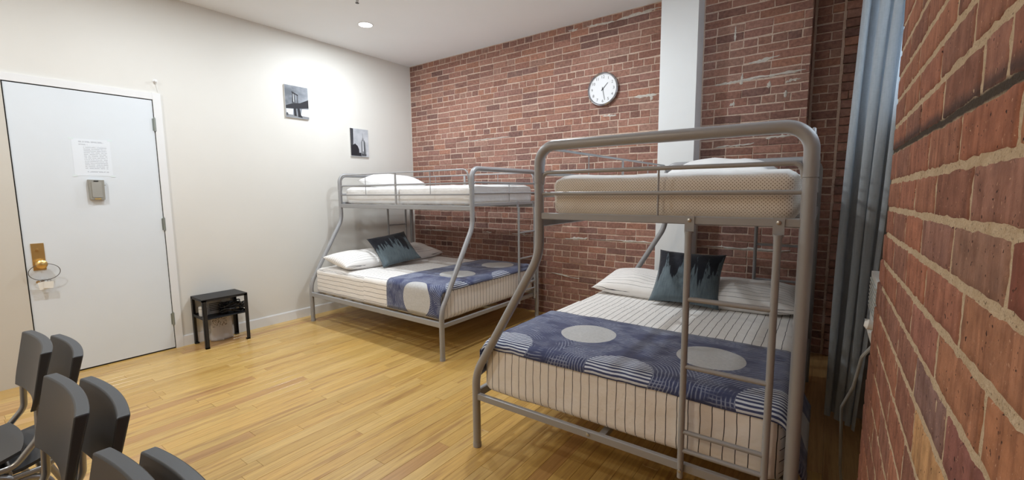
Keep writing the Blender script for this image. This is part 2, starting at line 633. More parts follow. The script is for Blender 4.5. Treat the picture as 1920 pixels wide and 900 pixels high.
def brick_wall(parent, x0, x1, y, z0, z1, max_parts, seed, ykey=None):
    r = random.Random(seed)
    items = []
    n = int((z1 - z0) / PITCH_B)
    for c in range(n + 1):
        zc = z0 + (c + 0.5) * PITCH_B
        hh = 1.0
        if zc + 0.03 > z1:
            continue
        head = (c % 7 == 3)
        unit = 0.1025 if head else 0.207
        x = x0 + 0.003
        startoff = (0.0 if c % 2 else unit / 2)
        if head:
            startoff = unit * 0.5 * (c % 2)
        seg = []
        if startoff > 0.02:
            seg.append((x, min(x + startoff, x1)))
            x += startoff
        while x < x1 - 0.012:
            u = unit
            if not head and r.random() < 0.10:
                u = 0.1025
            nx = min(x + u + r.uniform(-0.004, 0.004), x1 - 0.001)
            if x1 - nx < 0.045:
                nx = x1 - 0.001
            seg.append((x, nx))
            x = nx
        for a, b in seg:
            tone = r.choice(BACK_TONES)
            k = r.uniform(0.85, 1.16)
            items.append(((a + b) / 2, zc + r.uniform(-.0025, .0025), b - a - 0.0062, (tone[0] * k, tone[1] * k, tone[2] * k, 1), r.randrange(5)))
    def key(it):
        d = (it[0] - CX) ** 2 + CY ** 2 + (it[1] - CZ) ** 2
        return (0 if it[1] > 0.62 else 1, d / max(0.05, it[2]))
    items.sort(key=key)
    mb = MB()
    cols = []
    for i, (xc, zc, w, col, vi) in enumerate(items):
        long_ = w > 0.14
        if i < max_parts:
            me = (STR_ME if long_ else HDR_ME)[vi]
            o = bpy.data.objects.new('brick', me)
            o.location = (xc, y + rb.uniform(-.0015, .0015), zc)
            o.scale = (w / (0.2005 if long_ else 0.0960), 1, 1)
            o.color = col
            o.parent = parent
            COL.objects.link(o)
        else:
            src = (STR if long_ else HDR)[vi]
            s = w / (0.2005 if long_ else 0.0960)
            mb.add([(q[0] * s + xc, q[1] + y, q[2] + zc) for q in src.v], src.f)
            cols += [col] * sum(len(f) for f in src.f)
    if mb.v:
        o = mb.obj('brick_remainder', M_brick_far, parent, recalc=False)
        ca = o.data.color_attributes.new('Col', 'FLOAT_COLOR', 'CORNER')
        ca.data.foreach_set('color', [q for c_ in cols for q in c_])
        o['kind'] = 'stuff'


PIER_X0, PIER_X1 = 3.775, 4.556
ALC_Y = 0.23
wb = MB()
wb.box((0, 0.0035, -0.01), (3.62, 0.25, ZT))
wall_back = struct(wb.obj('wall_back', M_mortar))
brick_wall(wall_back, 0.0, 3.50, 0.0, 0.0, ZT, 300, 21)
wp = MB()
wp.box((3.62, 0.0035, -0.01), (PIER_X1 - 0.004, 0.25, ZT))
wall_pier = struct(wp.obj('wall_pier', M_mortar))
brick_wall(wall_pier, PIER_X0, PIER_X1, 0.0, 0.0, ZT, 300, 22)
# the pier's return into the alcove shows brick ends
rr = random.Random(3)
rm = MB()
rcols = []
for c in range(46):
    zc = (c + 0.5) * PITCH_B
    col = rr.choice(BACK_TONES) + (1,)
    rm.box((PIER_X1 - 0.02, 0.012, zc - 0.029), (PIER_X1, ALC_Y, zc + 0.029))
    rcols += [col] * 24
o = rm.obj('brick_return', M_brick_far, wall_pier, recalc=False)
ca = o.data.color_attributes.new('Col', 'FLOAT_COLOR', 'CORNER')
ca.data.foreach_set('color', [q for c_ in rcols for q in c_])
o['kind'] = 'stuff'
wa = MB()
wa.box((PIER_X1 - 0.004, ALC_Y + 0.0035, -0.01), (5.3, 0.40, ZT))
wall_alc = struct(wa.obj('wall_alcove', M_mortar))
brick_wall(wall_alc, PIER_X1 + 0.01, 4.745, ALC_Y, 0.0, ZT, 150, 23)
brick_wall(wall_alc, 4.752, 5.15, ALC_Y - 0.025, 0.0, ZT, 150, 24)

# white boxed column in front of the brick
cb = MB()
cb.box((3.466, -0.193, -0.005), (3.772, 0.02, ZT))
struct(cb.obj('trim_1', M_column))

# smeared pointing on the old joints
def patch(x0, z0, x1, z1, wid, seed, y=0.0, parent=wall_back):
    r = random.Random(seed)
    n = 12
    top, bot = [], []
    L = math.hypot(x1 - x0, z1 - z0)
    nx, nz = -(z1 - z0) / L, (x1 - x0) / L
    for i in range(n + 1):
        t_ = i / n
        w = wid * 1.35 * (0.25 + 0.75 * math.sin(PI * min(1, max(0, t_))) ** 0.5) * r.uniform(0.45, 1.25)
        cx, cz = x0 + (x1 - x0) * t_, z0 + (z1 - z0) * t_ + r.uniform(-.004, .004)
        top.append((cx + nx * w / 2, cz + nz * w / 2))
        bot.append((cx - nx * w / 2, cz - nz * w / 2))
    mb = MB()
    vs = []
    for (a, b) in zip(top, bot):
        cx, cz = (a[0] + b[0]) / 2, (a[1] + b[1]) / 2
        vs += [(a[0], y + .003, a[1]), (cx, y - .006, cz), (b[0], y + .003, b[1])]
    fs = []
    for i in range(n):
        for q in (0, 1):
            fs.append((i * 3 + q, i * 3 + q + 1, i * 3 + 4 + q, i * 3 + 3 + q))
    mb.add(vs, fs)
    o = mb.obj('mortar_patch', M_patch, parent, smooth='all')


for i, a in enumerate([(2.66, 3.028, 2.95, 3.014, .02), (2.98, 3.018, 3.40, 3.034, .03), (3.17, 2.275, 3.38, 2.268, .03),
                       (2.84, 2.129, 2.99, 2.123, .022), (2.42, 0.873, 2.69, 0.887, .028), (2.72, 0.886, 3.40, 0.885, .018),
                       (0.13, 0.873, 0.70, 0.876, .016), (1.25, 0.89, 1.40, 0.89, .015), (1.70, 0.892, 2.0, 0.892, .018),
                       (2.45, 3.03, 2.56, 3.026, .02), (0.9, 2.02, 1.7, 2.02, .012), (3.33, 2.22, 3.34, 2.26, .02), (2.25, 0.48, 2.6, 0.44, .015)]):
    patch(*a, 40 + i)
for i, a in enumerate([(3.88, 2.272, 4.08, 2.292, .022), (4.06, 2.292, 4.53, 2.300, .026), (4.02, 2.61, 4.022, 2.73, .022),
                       (4.13, 2.415, 4.35, 2.437, .028), (4.08, 2.25, 4.09, 2.34, .026), (4.0, 2.09, 4.04, 2.11, .03),
                       (4.40, 2.23, 4.50, 2.24, .03), (4.28, 2.2, 4.29, 2.25, .03), (3.9, 1.75, 4.2, 1.765, .018), (4.28, 1.80, 4.45, 1.81, .02),
                       (3.82, 0.885, 4.5, 0.885, .022), (4.40, 2.11, 4.405, 2.16, .02)]):
    patch(*a, 80 + i, parent=wall_pier)

# ------------------------------------------------------------------ near brick wall on the right (faces -X)
# bed joints: (height at y=-3.2, slope) read course by course; head joints per course
BED = [(1.7744, -0.01), (1.7109, 0.0), (1.6513, -0.0034), (1.5945, 0.0004), (1.535, -0.0069), (1.4722, -0.0006), (1.405, -0.0139),
       (1.3389, -0.0142), (1.2734, -0.0115), (1.2026, -0.0178), (1.1338, -0.0095), (1.0609, -0.0178), (0.9786, -0.0072), (0.8938, -0.0013),
       (0.8103, -0.0095), (0.7231, 0.0)]
HEADS = [[], [-3.089, -2.873], [-3.336, -3.018], [-3.437, -3.253, -3.054, -2.861], [-3.577, -3.489, -3.295, -3.101, -2.912],
         [-3.624, -3.421, -3.216, -3.003], [-3.497, -3.304, -3.116, -2.909], [-3.64, -3.436, -3.223, -3.036, -2.834],
         [-3.509, -3.291, -3.092, -2.894], [-3.617, -3.412, -3.197, -2.984, -2.77], [-3.491, -3.278, -3.074, -2.84], [-3.306, -3.098, -2.88],
         [-3.243, -3.03, -2.753], [], []]
p0 = BED[0][0]
while BED[0][0] < ZT + 0.02:
    BED.insert(0, (BED[0][0] + 0.0655, 0.0))
    HEADS.insert(0, [])
while BED[-1][0] > 0.03:
    BED.append((BED[-1][0] - 0.0815, 0.0))
    HEADS.append([])


def edge_y(z):
    if z > 1.3: return -2.69
    if z > 1.15: return -2.60 - 0.09 * (z - 1.15) / 0.15
    return -2.60 + 0.13 * min(1, (1.15 - z) / 0.4)


Y_NEAR = -4.9
wr = MB()
N0, N1 = 190, 330
def mortar_surface(y0, y1, z0, z1, step):
    ny, nz = int((y1 - y0) / step), int((z1 - z0) / step)
    vs, fs = [], []
    for i in range(ny + 1):
        for j in range(nz + 1):
            y, z = y0 + (y1 - y0) * i / ny, z0 + (z1 - z0) * j / nz
            q = Vector((y, z, 3.1))
            h = noise.noise(q * 38) * 0.0009 + noise.noise(q * 120) * 0.0008 + noise.noise(q * 11) * 0.0005
            vs.append((WX + 0.0005 - h, y, z))
    for i in range(ny):
        for j in range(nz):
            a = i * (nz + 1) + j
            fs.append((a, a + 1, a + nz + 2, a + nz + 1))
    return vs, fs
v_, f_ = mortar_surface(-3.95, -2.70, 0.62, 1.86, 0.0065)
wr.add(v_, f_)
wr.box((WX + 0.006, YF, -0.01), (WX + 0.34, -2.70, ZT))
wall_right = struct(wr.obj('wall_right', M_mortarR, smooth='all', recalc=False))

NEAR_TONES = [(0.33, 0.128, 0.076), (0.29, 0.115, 0.073), (0.35, 0.145, 0.085), (0.26, 0.118, 0.083), (0.30, 0.128, 0.080), (0.235, 0.098, 0.066)]
SPECIAL = {}   # (course index from the first digitised bed, brick counted from the far end) -> tone


def near_brick(y0, y1, zb0, zb1, zt0, zt1, seed, fine):
    """brick face spanning y0..y1 (y0 nearer the camera), z corners given at y0 / y1"""
    if fine:
        ga = [0, 0.014] + [0.014 + 0.972 * k / 17 for k in range(1, 17)] + [0.986, 1]
        gb = [0, 0.045, 0.22, 0.41, 0.59, 0.78, 0.955, 1]
    else:
        ga, gb = [0, 0.02, 0.98, 1], [0, 0.05, 0.95, 1]
    nu, nv = len(ga) - 1, len(gb) - 1
    mb = MB()
    vs = []
    for j in range(nv + 1):
        for i in range(nu + 1):
            a, b = ga[i], gb[j]
            y = y0 + (y1 - y0) * a
            zb, zt = zb0 + (zb1 - zb0) * a, zt0 + (zt1 - zt0) * a
            z = zb + (zt - zb) * b
            q = Vector((y, z, seed * 1.7))
            eu = min(a, 1 - a) * abs(y1 - y0)
            ev = min(b, 1 - b) * (zt - zb)
            ed = min(eu, ev)
            if fine:
                if ed < 0.004:
                    y += noise.noise(q * 40) * 0.0028 + noise.noise(q * 95) * 0.0010
                    z += noise.noise(q * 42 + Vector((9, 9, 9))) * 0.0030 + noise.noise(q * 95) * 0.0012
                dome = -0.0022 + 0.0029 * min(1, ed / 0.0027) ** 0.6
                dx = dome + noise.noise(q * 26) * 0.0006 + noise.noise(q * 80) * 0.0004
            else:
                dx = -0.0022 + (0.0029 if ed > 1e-6 else 0)
            vs.append((WX - dx, y, z))
    fs = []
    for j in range(nv):
        for i in range(nu):
            a = j * (nu + 1) + i
            fs.append((a, a + nu + 1, a + nu + 2, a + 1))
    # sides running back into the wall
    border = [i for i in range(nu + 1)] + [j * (nu + 1) + nu for j in range(1, nv + 1)] + \
             [nv * (nu + 1) + i for i in range(nu - 1, -1, -1)] + [j * (nu + 1) for j in range(nv - 1, 0, -1)]
    o_ = len(vs)
    for k in border:
        vs.append((WX + 0.03, vs[k][1], vs[k][2]))
    for k in range(len(border)):
        l = (k + 1) % len(border)
        fs.append((border[k], border[l], o_ + l, o_ + k))
    mb.add(vs, fs)
    return mb


SPEC_TONES = {(5, 0): (0.330, 0.142, 0.066), (5, 1): (0.330, 0.125, 0.072), (6, 0): (0.300, 0.103, 0.060), (6, 1): (0.270, 0.131, 0.096),
              (7, 0): (0.210, 0.063, 0.042), (7, 1): (0.255, 0.142, 0.102), (7, 2): (0.260, 0.131, 0.102), (8, 0): (0.215, 0.074, 0.050),
              (8, 1): (0.360, 0.165, 0.090), (8, 2): (0.320, 0.131, 0.084), (9, 0): (0.360, 0.154, 0.074), (9, 1): (0.360, 0.160, 0.086), (9, 2): (0.310, 0.131, 0.096),
              (10, 0): (0.300, 0.137, 0.090), (10, 1): (0.225, 0.085, 0.072), (10, 2): (0.200, 0.120, 0.108), (11, 0): (0.310, 0.142, 0.102), (11, 1): (0.480, 0.274, 0.120)}
first_digit = next(i for i, b in enumerate(BED) if abs(b[0] - 1.7744) < 1e-6)
rN = random.Random(31)
stuffR = MB()
stuff_cols = []
count = 0
for ci in range(len(BED) - 1):
    (zt, st_), (zb, sb) = BED[ci], BED[ci + 1]
    zc = (zt + zb) / 2
    ey = edge_y(zc)
    J = sorted(HEADS[ci])
    if not J:
        s0 = -2.69 - (0.10 if ci % 2 else 0.0)
        J = sorted([s0 - 0.205 * k + rN.uniform(-.01, .01) for k in range(1, 6)])
    lo = J[0]
    while lo > Y_NEAR:
        lo -= 0.204 + rN.uniform(-.006, .006)
        J.insert(0, lo)
    hi = J[-1]
    while hi + 0.205 < ey - 0.06:
        hi += 0.205
        J.append(hi)
    J = [j for j in J if j < ey - 0.03] + [ey]
    vis_idx = [k for k in range(len(J) - 1) if J[k + 1] > -3.95]
    for k in range(len(J) - 1):
        ya, yb = J[k] + 0.0043, J[k + 1] - (0.0043 if k < len(J) - 2 else 0)
        g = 0.0042
        zz = lambda zr, sl, y: zr + sl * (max(min(y, -2.7), -3.9) + 3.2)
        args = (ya, yb, zz(zb, sb, ya) + g, zz(zb, sb, yb) + g, zz(zt, st_, ya) - g, zz(zt, st_, yb) - g)
        tone = rN.choice(NEAR_TONES)
        kk = rN.uniform(1.05, 1.36)
        cidx = ci - first_digit
        if yb > -3.9 and 0.55 < zc < 1.95:
            di = sum(1 for q in vis_idx if q < k and J[q + 1] > -3.72)
            if (cidx, di) in SPEC_TONES:
                tone, kk = SPEC_TONES[(cidx, di)], 1.27
            o = near_brick(*args, count, True).obj('brick', M_brickR, wall_right, smooth='all', recalc=False)
            o.color = (tone[0] * kk, tone[1] * kk, tone[2] * kk, 1)
            count += 1
        else:
            b = near_brick(*args, count, False)
            stuffR.add(b.v, b.f)
            stuff_cols += [(tone[0] * kk, tone[1] * kk, tone[2] * kk, 1)] * sum(len(f) for f in b.f)
o = stuffR.obj('brick_remainder', M_brickR_far, wall_right, recalc=False)
ca = o.data.color_attributes.new('Col', 'FLOAT_COLOR', 'CORNER')
ca.data.foreach_set('color', [q for c_ in stuff_cols for q in c_])
o['kind'] = 'stuff'

# window bay beyond the near brick: a deep full-height recess with a white sash window
BX = 5.12
ZS = 1.75
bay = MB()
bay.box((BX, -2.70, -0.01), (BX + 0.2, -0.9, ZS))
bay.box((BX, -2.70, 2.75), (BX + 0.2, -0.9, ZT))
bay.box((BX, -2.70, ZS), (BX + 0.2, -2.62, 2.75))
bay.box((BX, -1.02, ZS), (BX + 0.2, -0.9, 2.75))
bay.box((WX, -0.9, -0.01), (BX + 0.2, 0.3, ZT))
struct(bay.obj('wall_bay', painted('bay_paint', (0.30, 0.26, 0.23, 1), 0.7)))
wn = MB()
for (a, b) in (((BX - .01, -2.62, ZS), (BX + .07, -2.56, 2.75)), ((BX - .01, -1.08, ZS), (BX + .07, -1.02, 2.75)),
               ((BX - .01, -2.56, ZS), (BX + .07, -1.08, ZS + .07)), ((BX - .01, -2.56, 2.68), (BX + .07, -1.08, 2.75)),
               ((BX + .01, -2.56, 2.22), (BX + .06, -1.08, 2.28))):
    wn.box(a, b)
win = struct(wn.obj('window_1', M_white))
M_glass = mat('window_glass', (0.9, 0.95, 1, 1), 0.02)
gt = M_glass.node_tree
gtr = gt.nodes.new('ShaderNodeBsdfTransparent')
ggl = gt.nodes.new('ShaderNodeBsdfGlossy')
ggl.inputs['Roughness'].default_value = 0.02
gmx = gt.nodes.new('ShaderNodeMixShader')
gmx.inputs[0].default_value = 0.08
gt.links.new(gtr.outputs[0], gmx.inputs[1])
gt.links.new(ggl.outputs[0], gmx.inputs[2])
gt.links.new(gmx.outputs[0], gt.nodes['Material Output'].inputs['Surface'])
for (z0, z1) in ((ZS + .07, 2.22), (2.28, 2.68)):
    g = MB()
    g.box((BX + .03, -2.56, z0), (BX + .036, -1.08, z1))
    g.obj('pane', M_glass, win)
sl = MB()
sl.box((BX - .12, -2.64, ZS - .03), (BX + .02, -1.0, ZS))
struct(sl.obj('trim_2', M_white))

# ------------------------------------------------------------------ door, casing, baseboards
DY0, DY1, DZ = -3.712, -2.876, 2.186
tr = MB()
tr.box((0, DY1 + 0.006, 0), (0.018, DY1 + 0.062, DZ + 0.065))
tr.box((0, DY0 - 0.6, DZ + 0.008), (0.016, DY1 + 0.006, DZ + 0.062))
struct(tr.obj('trim_3', M_white))
pl = MB()
pl.box((0, DY0 - 0.6, 0), (0.03, DY0 - 0.008, DZ + 0.008))
struct(pl.obj('trim_4', painted('beige_jamb_paint', (0.60, 0.575, 0.52, 1), 0.55, 2, 0.012)))
gp = MB()
gp.box((0, DY0 - 0.008, 0.0), (0.004, DY1 + 0.006, DZ + 0.008))
door = struct(gp.obj('door_1', M_dark))
leaf = MB()
leaf.box((0.004, DY0, 0.012), (0.010, DY1, DZ))
leaf.obj('door_leaf', M_door, door)
for z in (1.983, 1.128, 0.274):
    h = MB()
    h.tube([(0.017, DY1 + 0.004, z - 0.055), (0.017, DY1 + 0.004, z + 0.055)], 0.0085, 12)
    h.box((0.010, DY1 - 0.012, z - 0.05), (0.0125, DY1, z + 0.05))
    h.tube([(0.017, DY1 + 0.004, z + 0.055), (0.017, DY1 + 0.004, z + 0.062)], 0.005, 8)
    h.obj('hinge', M_hinge, door, smooth=True)
ps = MB()
ps.box((0.010, -3.679, 0.835), (0.016, -3.612, 1.035))
ps.tube([(0.016, -3.645, 0.985), (0.024, -3.645, 0.985)], 0.011, 16)
ps.box((0.022, -3.647, 0.977), (0.030, -3.643, 0.993))
plate = ps.obj('lock_plate', M_brass, door)
kb = MB()
kb.lathe([(0.029, 0.016), (0.029, 0.020), (0.014, 0.025), (0.013, 0.040), (0.026, 0.047), (0.032, 0.060), (0.031, 0.072), (0.021, 0.081), (0.004, 0.084)],
         28, (0, -3.64, 0.882), 'x')
kb.obj('door_knob', M_brass, plate, smooth=True)

bbm = MB()
bbm.box((0, DY1 + 0.062, 0), (0.014, -0.002, 0.090))
bbm.box((0, DY1 + 0.062, 0.090), (0.009, -0.002, 0.0967))
struct(bbm.obj('baseboard_left', M_white))
bb2 = MB()
bb2.box((0, YF, 0), (0.014, DY0 - 0.6, 0.09))
struct(bb2.obj('baseboard_front', M_white))

# wall hook above the casing with its bit of string
hk = MB()
hk.lathe([(0.016, 0.0), (0.016, 0.003), (0.008, 0.006), (0.006, 0.018), (0.012, 0.024), (0.011, 0.030), (0.003, 0.033)], 18, (0, -2.838, 2.352), 'x')
hook = hk.obj('wall_hook', M_white, smooth=True)
tag(hook, 'small round white hook on the wall just above the door casing corner', 'hook')
sg = MB()
sg.tube([(0.02, -2.838, 2.348), (0.012, -2.832, 2.30), (0.006, -2.826, 2.262)], 0.0018, 6)
sg.obj('string', M_white_cloth, hook)

# notice on the door
M_paper = mat('printed_notice', (0.86, 0.88, 0.92, 1), 0.5)
t = NT(M_paper)
ps_ = t.sep(t.pos())
yy, zz = ps_[1], ps_[2]
row = t.math('FRACT', t.math('MULTIPLY', zz, 1 / 0.0135))
rowm = t.math('LESS_THAN', row, 0.5)
bod = t.math('MULTIPLY', t.math('LESS_THAN', zz, 1.770), t.math('GREATER_THAN', zz, 1.592))
hor = t.math('MULTIPLY', t.math('GREATER_THAN', yy, -3.335), t.math('LESS_THAN', yy, -3.20))
words = t.math('GREATER_THAN', t.noise(t.scaled(t.pos(), (1, 90, 74)), 1.0, 1), 0.42)
f = t.math('MULTIPLY', t.math('MULTIPLY', rowm, bod), t.math('MULTIPLY', hor, words))
def band(z0, z1, y0, y1):
    return t.math('MULTIPLY', t.math('MULTIPLY', t.math('GREATER_THAN', zz, z0), t.math('LESS_THAN', zz, z1)),
                  t.math('MULTIPLY', t.math('GREATER_THAN', yy, y0), t.math('LESS_THAN', yy, y1)))
for bnd in ((1.795, 1.806, -3.36, -3.215), (1.776, 1.784, -3.36, -3.31), (1.565, 1.574, -3.325, -3.2)):
    f = t.math('MAXIMUM', f, t.math('MULTIPLY', band(*bnd), words))
t.base(t.mix(t.math('MULTIPLY', f, 0.45), (0.74, 0.79, 0.85, 1), (0.25, 0.28, 0.34, 1)))
nt = MB()
nt.box((0.0102, -3.399, 1.538), (0.0112, -3.176, 1.822))
n_ = nt.obj('notice_sheet', M_paper)
tag(n_, 'white printed notice in a clear sleeve on the white door', 'notice')
M_sleeve = mat('clear_tape', (0.72, 0.80, 0.82, 1), 0.15)
for (y, z) in ((-3.399, 1.822), (-3.176, 1.822), (-3.399, 1.538), (-3.176, 1.538)):
    tp = MB()
    tp.box((0.0112, y - 0.014, z - 0.008), (0.0117, y + 0.014, z + 0.008))
    tp.obj('tape', M_sleeve, n_)

# door chime box under it
M_box = mat('chime_box_metal', (0.34, 0.33, 0.29, 1), 0.4, 0.35)
cbx = empty('chime_box', (0.010, -3.288, 1.35))
tag(cbx, 'small grey metal chime box on the door below the notice', 'chime')
q = MB()
q.poly([(-.044, .004), (.044, 0), (.047, .155), (-.046, .158)], 'x', 0, 0.030)
q.obj('body', M_box, cbx)
q = MB()
q.box((0.030, -0.030, 0.018), (0.034, 0.030, 0.140))
q.obj('cover', mat('chime_cover', (0.40, 0.39, 0.35, 1), 0.35, 0.4), cbx)
q = MB()
q.box((0.034, -0.016, 0.143), (0.036, 0.012, 0.150))
q.obj('slot', M_dark, cbx)
q = MB()
q.box((0.012, 0.046, 0.112), (0.018, 0.056, 0.118))
q.obj('lever', M_box, cbx)
q = MB()
q.box((0.030, -0.018, 0.002), (0.034, 0.018, 0.012))
q.obj('catch', M_brass, cbx)

# key ring hung on the knob
kr = empty('key_ring', (0.050, -3.64, 0.865))
tag(kr, 'wire key ring with white tags hanging on the brass door knob', 'key ring')
q = MB()
pts = []
for k in range(40):
    a = 2 * PI * k / 40
    pts.append((0.012 + 0.012 * math.cos(a), 0.010 + 0.082 * math.sin(a), -0.042 + 0.062 * math.cos(a) - 0.0))
q.tube(pts, 0.0022, 8, closed=True)
q.obj('wire_loop', mat('dark_wire', (0.12, 0.12, 0.12, 1), 0.35, 0.8), kr, smooth=True)
M_tag = mat('key_tag', (0.78, 0.77, 0.72, 1), 0.5)
for (dy, w, h_, rz) in ((-0.010, 0.044, 0.056, 8), (0.026, 0.050, 0.050, -6)):
    q = MB()
    q.box((-0.0015, -w / 2, -h_), (0.0015, w / 2, 0))
    o = q.obj('tag', M_tag, kr, loc=(0.002 + 0.004 * (dy > 0), dy, -0.116))
    o.rotation_euler = (math.radians(rz), 0, 0)
q = MB()
q.box((0, -0.004, -0.05), (0.0015, 0.004, 0))
q.lathe([(0.011, -0.0008), (0.011, 0.0008)], 14, (0.001, 0, -0.002), 'x')
for dy, rz in ((-0.028, 12), (-0.002, 4)):
    o = q.obj('key', M_brass if dy < -0.02 else M_bolt, kr, loc=(-0.003, dy, -0.112))
    o.rotation_euler = (math.radians(rz), 0, 0)
q = MB()
for dy in (-0.02, -0.005, 0.012, 0.03):
    q.tube([(0, dy + 0.009 * math.cos(a * PI / 6), -0.108 + 0.010 * math.sin(a * PI / 6)) for a in range(12)], 0.0014, 6, closed=True)
q.obj('split_rings', M_bolt, kr)

# ------------------------------------------------------------------ pictures on the left wall
M_canvas = mat('canvas_edge', (0.60, 0.60, 0.60, 1), 0.7)
M_sky_g = mat('print_grey_sky', (0.33, 0.36, 0.40, 1), 0.6)
t = NT(M_sky_g)
t.base(t.mix(t.ramp(t.noise(t.scaled(t.pos(), (1, 5, 7)), 1.0, 5), 0.35, 0.7), (0.11, 0.125, 0.15, 1), (0.33, 0.355, 0.40, 1)))
M_sky_l = mat('print_pale_sky', (0.60, 0.62, 0.66, 1), 0.6)
t = NT(M_sky_l)
t.base(t.mix(t.ramp(t.noise(t.scaled(t.pos(), (1, 5, 7)), 1.0, 4), 0.35, 0.7), (0.32, 0.34, 0.38, 1), (0.56, 0.575, 0.61, 1)))
M_ink = mat('print_black', (0.012, 0.012, 0.018, 1), 0.6)
M_ink2 = mat('print_dark_grey', (0.07, 0.075, 0.085, 1), 0.6)
M_ink3 = mat('print_mid_grey', (0.22, 0.23, 0.25, 1), 0.6)
M_ink4 = mat('print_white', (0.68, 0.70, 0.73, 1), 0.6)


def picture(name, label, y0, y1, z0, z1, sky, shapes):
    root = empty(name, (0, (y0 + y1) / 2, (z0 + z1) / 2))
    tag(root, label, 'picture', 'black and white prints on the left wall')
    w, h = (y1 - y0), (z1 - z0)
    q = MB()
    q.box((0, -w / 2, -h / 2), (0.018, w / 2, h / 2))
    q.obj('canvas', M_canvas, root)
    q = MB()
    mats = [sky, M_ink, M_ink2, M_ink3, M_ink4]
    q.add([(0.0182, -w / 2 + .001, -h / 2 + .001), (0.0182, w / 2 - .001, -h / 2 + .001), (0.0182, w / 2 - .001, h / 2 - .001), (0.0182, -w / 2 + .001, h / 2 - .001)],
          [(0, 1, 2, 3)], 0)
    for k, (mi, pts) in enumerate(shapes):
        x = 0.0184 + k * 0.00006
        q.add([(x, -w / 2 + a * w, -h / 2 + b * h) for a, b in pts], [tuple(range(len(pts)))], mi)
    q.obj('print', mats, root, recalc=False)


picture('canvas_print', 'print of a suspension bridge tower, nearer the door and higher of two', -1.738, -1.483, 2.198, 2.536, M_sky_g, [
    (4, [(0.62, 0.02), (1, 0.02), (1, 0.32), (0.70, 0.30)]),
    (3, [(0, 0.02), (1, 0.02), (1, 0.075), (0, 0.11)]),
    (4, [(0.03, 0.1), (0.3, 0.09), (0.32, 0.27), (0.02, 0.26)]),
    (1, [(0.02, 0.27), (0.02, 0.36), (0.35, 0.46), (0.62, 0.48), (1, 0.62), (1, 0.36), (0.55, 0.30)]),
    (1, [(0.29, 0.46), (0.31, 0.80), (0.345, 0.79), (0.345, 0.46)]),
    (2, [(0.38, 0.46), (0.37, 0.77), (0.41, 0.76), (0.43, 0.46)]),
    (2, [(0.50, 0.47), (0.51, 0.72), (0.545, 0.71), (0.55, 0.47)]),
    (1, [(0.29, 0.77), (0.29, 0.82), (0.56, 0.73), (0.56, 0.69)]),
    (4, [(0.345, 0.50), (0.345, 0.74), (0.365, 0.73), (0.375, 0.50)]),
    (1, [(0.35, 0.06), (0.34, 0.30), (0.44, 0.30), (0.46, 0.06)]),
    (1, [(0.52, 0.04), (0.50, 0.30), (0.60, 0.30), (0.64, 0.12), (0.72, 0.03)]),
    (2, [(0.02, 0.05), (0.02, 0.14), (0.09, 0.14), (0.11, 0.06)]),
])
picture('canvas_print', 'print of a tall spired skyscraper, nearer the brick wall and lower of two', -0.977, -0.724, 1.832, 2.167, M_sky_l, [
    (1, [(0, 0.02), (0, 1.0), (0.16, 0.99), (0.14, 0.4), (0.16, 0.02)]),
    (2, [(0.05, 0.4), (0.05, 0.98), (0.09, 0.98), (0.10, 0.4)]),
    (1, [(0, 0.02), (0, 0.42), (0.10, 0.40), (0.24, 0.46), (0.38, 0.38), (0.45, 0.26), (0.45, 0.14), (0.58, 0.14), (0.58, 0.02)]),
    (3, [(0.56, 0.04), (0.57, 0.55), (0.60, 0.56), (0.61, 0.61), (0.64, 0.62), (0.65, 0.67), (0.67, 0.69), (0.675, 0.86), (0.685, 0.86), (0.70, 0.69), (0.72, 0.66), (0.73, 0.61), (0.77, 0.60), (0.78, 0.55), (0.82, 0.54), (0.85, 0.04)]),
    (2, [(0.72, 0.04), (0.73, 0.58), (0.77, 0.58), (0.80, 0.04)]),
    (4, [(0.66, 0.2), (0.665, 0.57), (0.70, 0.57), (0.71, 0.2)]),
    (2, [(0.58, 0.03), (0.58, 0.12), (0.85, 0.10), (0.85, 0.03)]),
])

# ------------------------------------------------------------------ ceiling lamps and sprinkler
M_lens = mat('lamp_lens', (1, 1, 1, 1), 0.4)
b = M_lens.node_tree.nodes['Principled BSDF']
b.inputs['Emission Color'].default_value = (1, 0.97, 0.92, 1)
b.inputs['Emission Strength'].default_value = 12.0
for i, (lx, ly) in enumerate(LAMPS):
    root = empty('ceiling_lamp', (lx, ly, H))
    if i == 0:
        tag(root, 'lit round recessed lamp in the ceiling near the brick corner', 'lamp', None)
    else:
        tag(root, 'recessed ceiling lamp, ' + ('one above the brick wall clock', 'one above the bare floor before the door', 'one above the far chair stack', 'warm one behind the camera')[i - 1], 'lamp', 'recessed ceiling lamps')
    q = MB()
    q.lathe([(0.064, -0.001), (0.066, -0.005), (0.076, -0.005), (0.080, -0.001), (0.080, 0.0)], 40)
    q.obj('trim_ring', M_white, root, smooth=True)
    q = MB()
    q.lathe([(0.0645, -0.0015), (0.0645, -0.004)], 40)
    q.obj('lens', M_lens, root)
    L = bpy.data.lights.new('lamp_light', 'AREA')
    L.shape = 'DISK'
    L.size = 0.125
    L.energy = LAMP_W if ly > -5 else 27.0
    L.color = LAMP_COL if ly > -5 else WARM
    lo = bpy.data.objects.new('lamp_light', L)
    lo.location = (0, 0, -0.012)
    lo.parent = root
    COL.objects.link(lo)
sp = empty('sprinkler_head', (1.29, -1.70, H))
tag(sp, 'dark metal sprinkler head in the ceiling at the top edge of view', 'sprinkler')
q = MB()
q.lathe([(0.036, 0), (0.036, -0.004), (0.020, -0.008), (0.011, -0.010), (0.011, -0.02)], 24)
q.obj('escutcheon', mat('sprinkler_white', (0.7, 0.7, 0.68, 1), 0.4), sp, smooth=True)
q = MB()
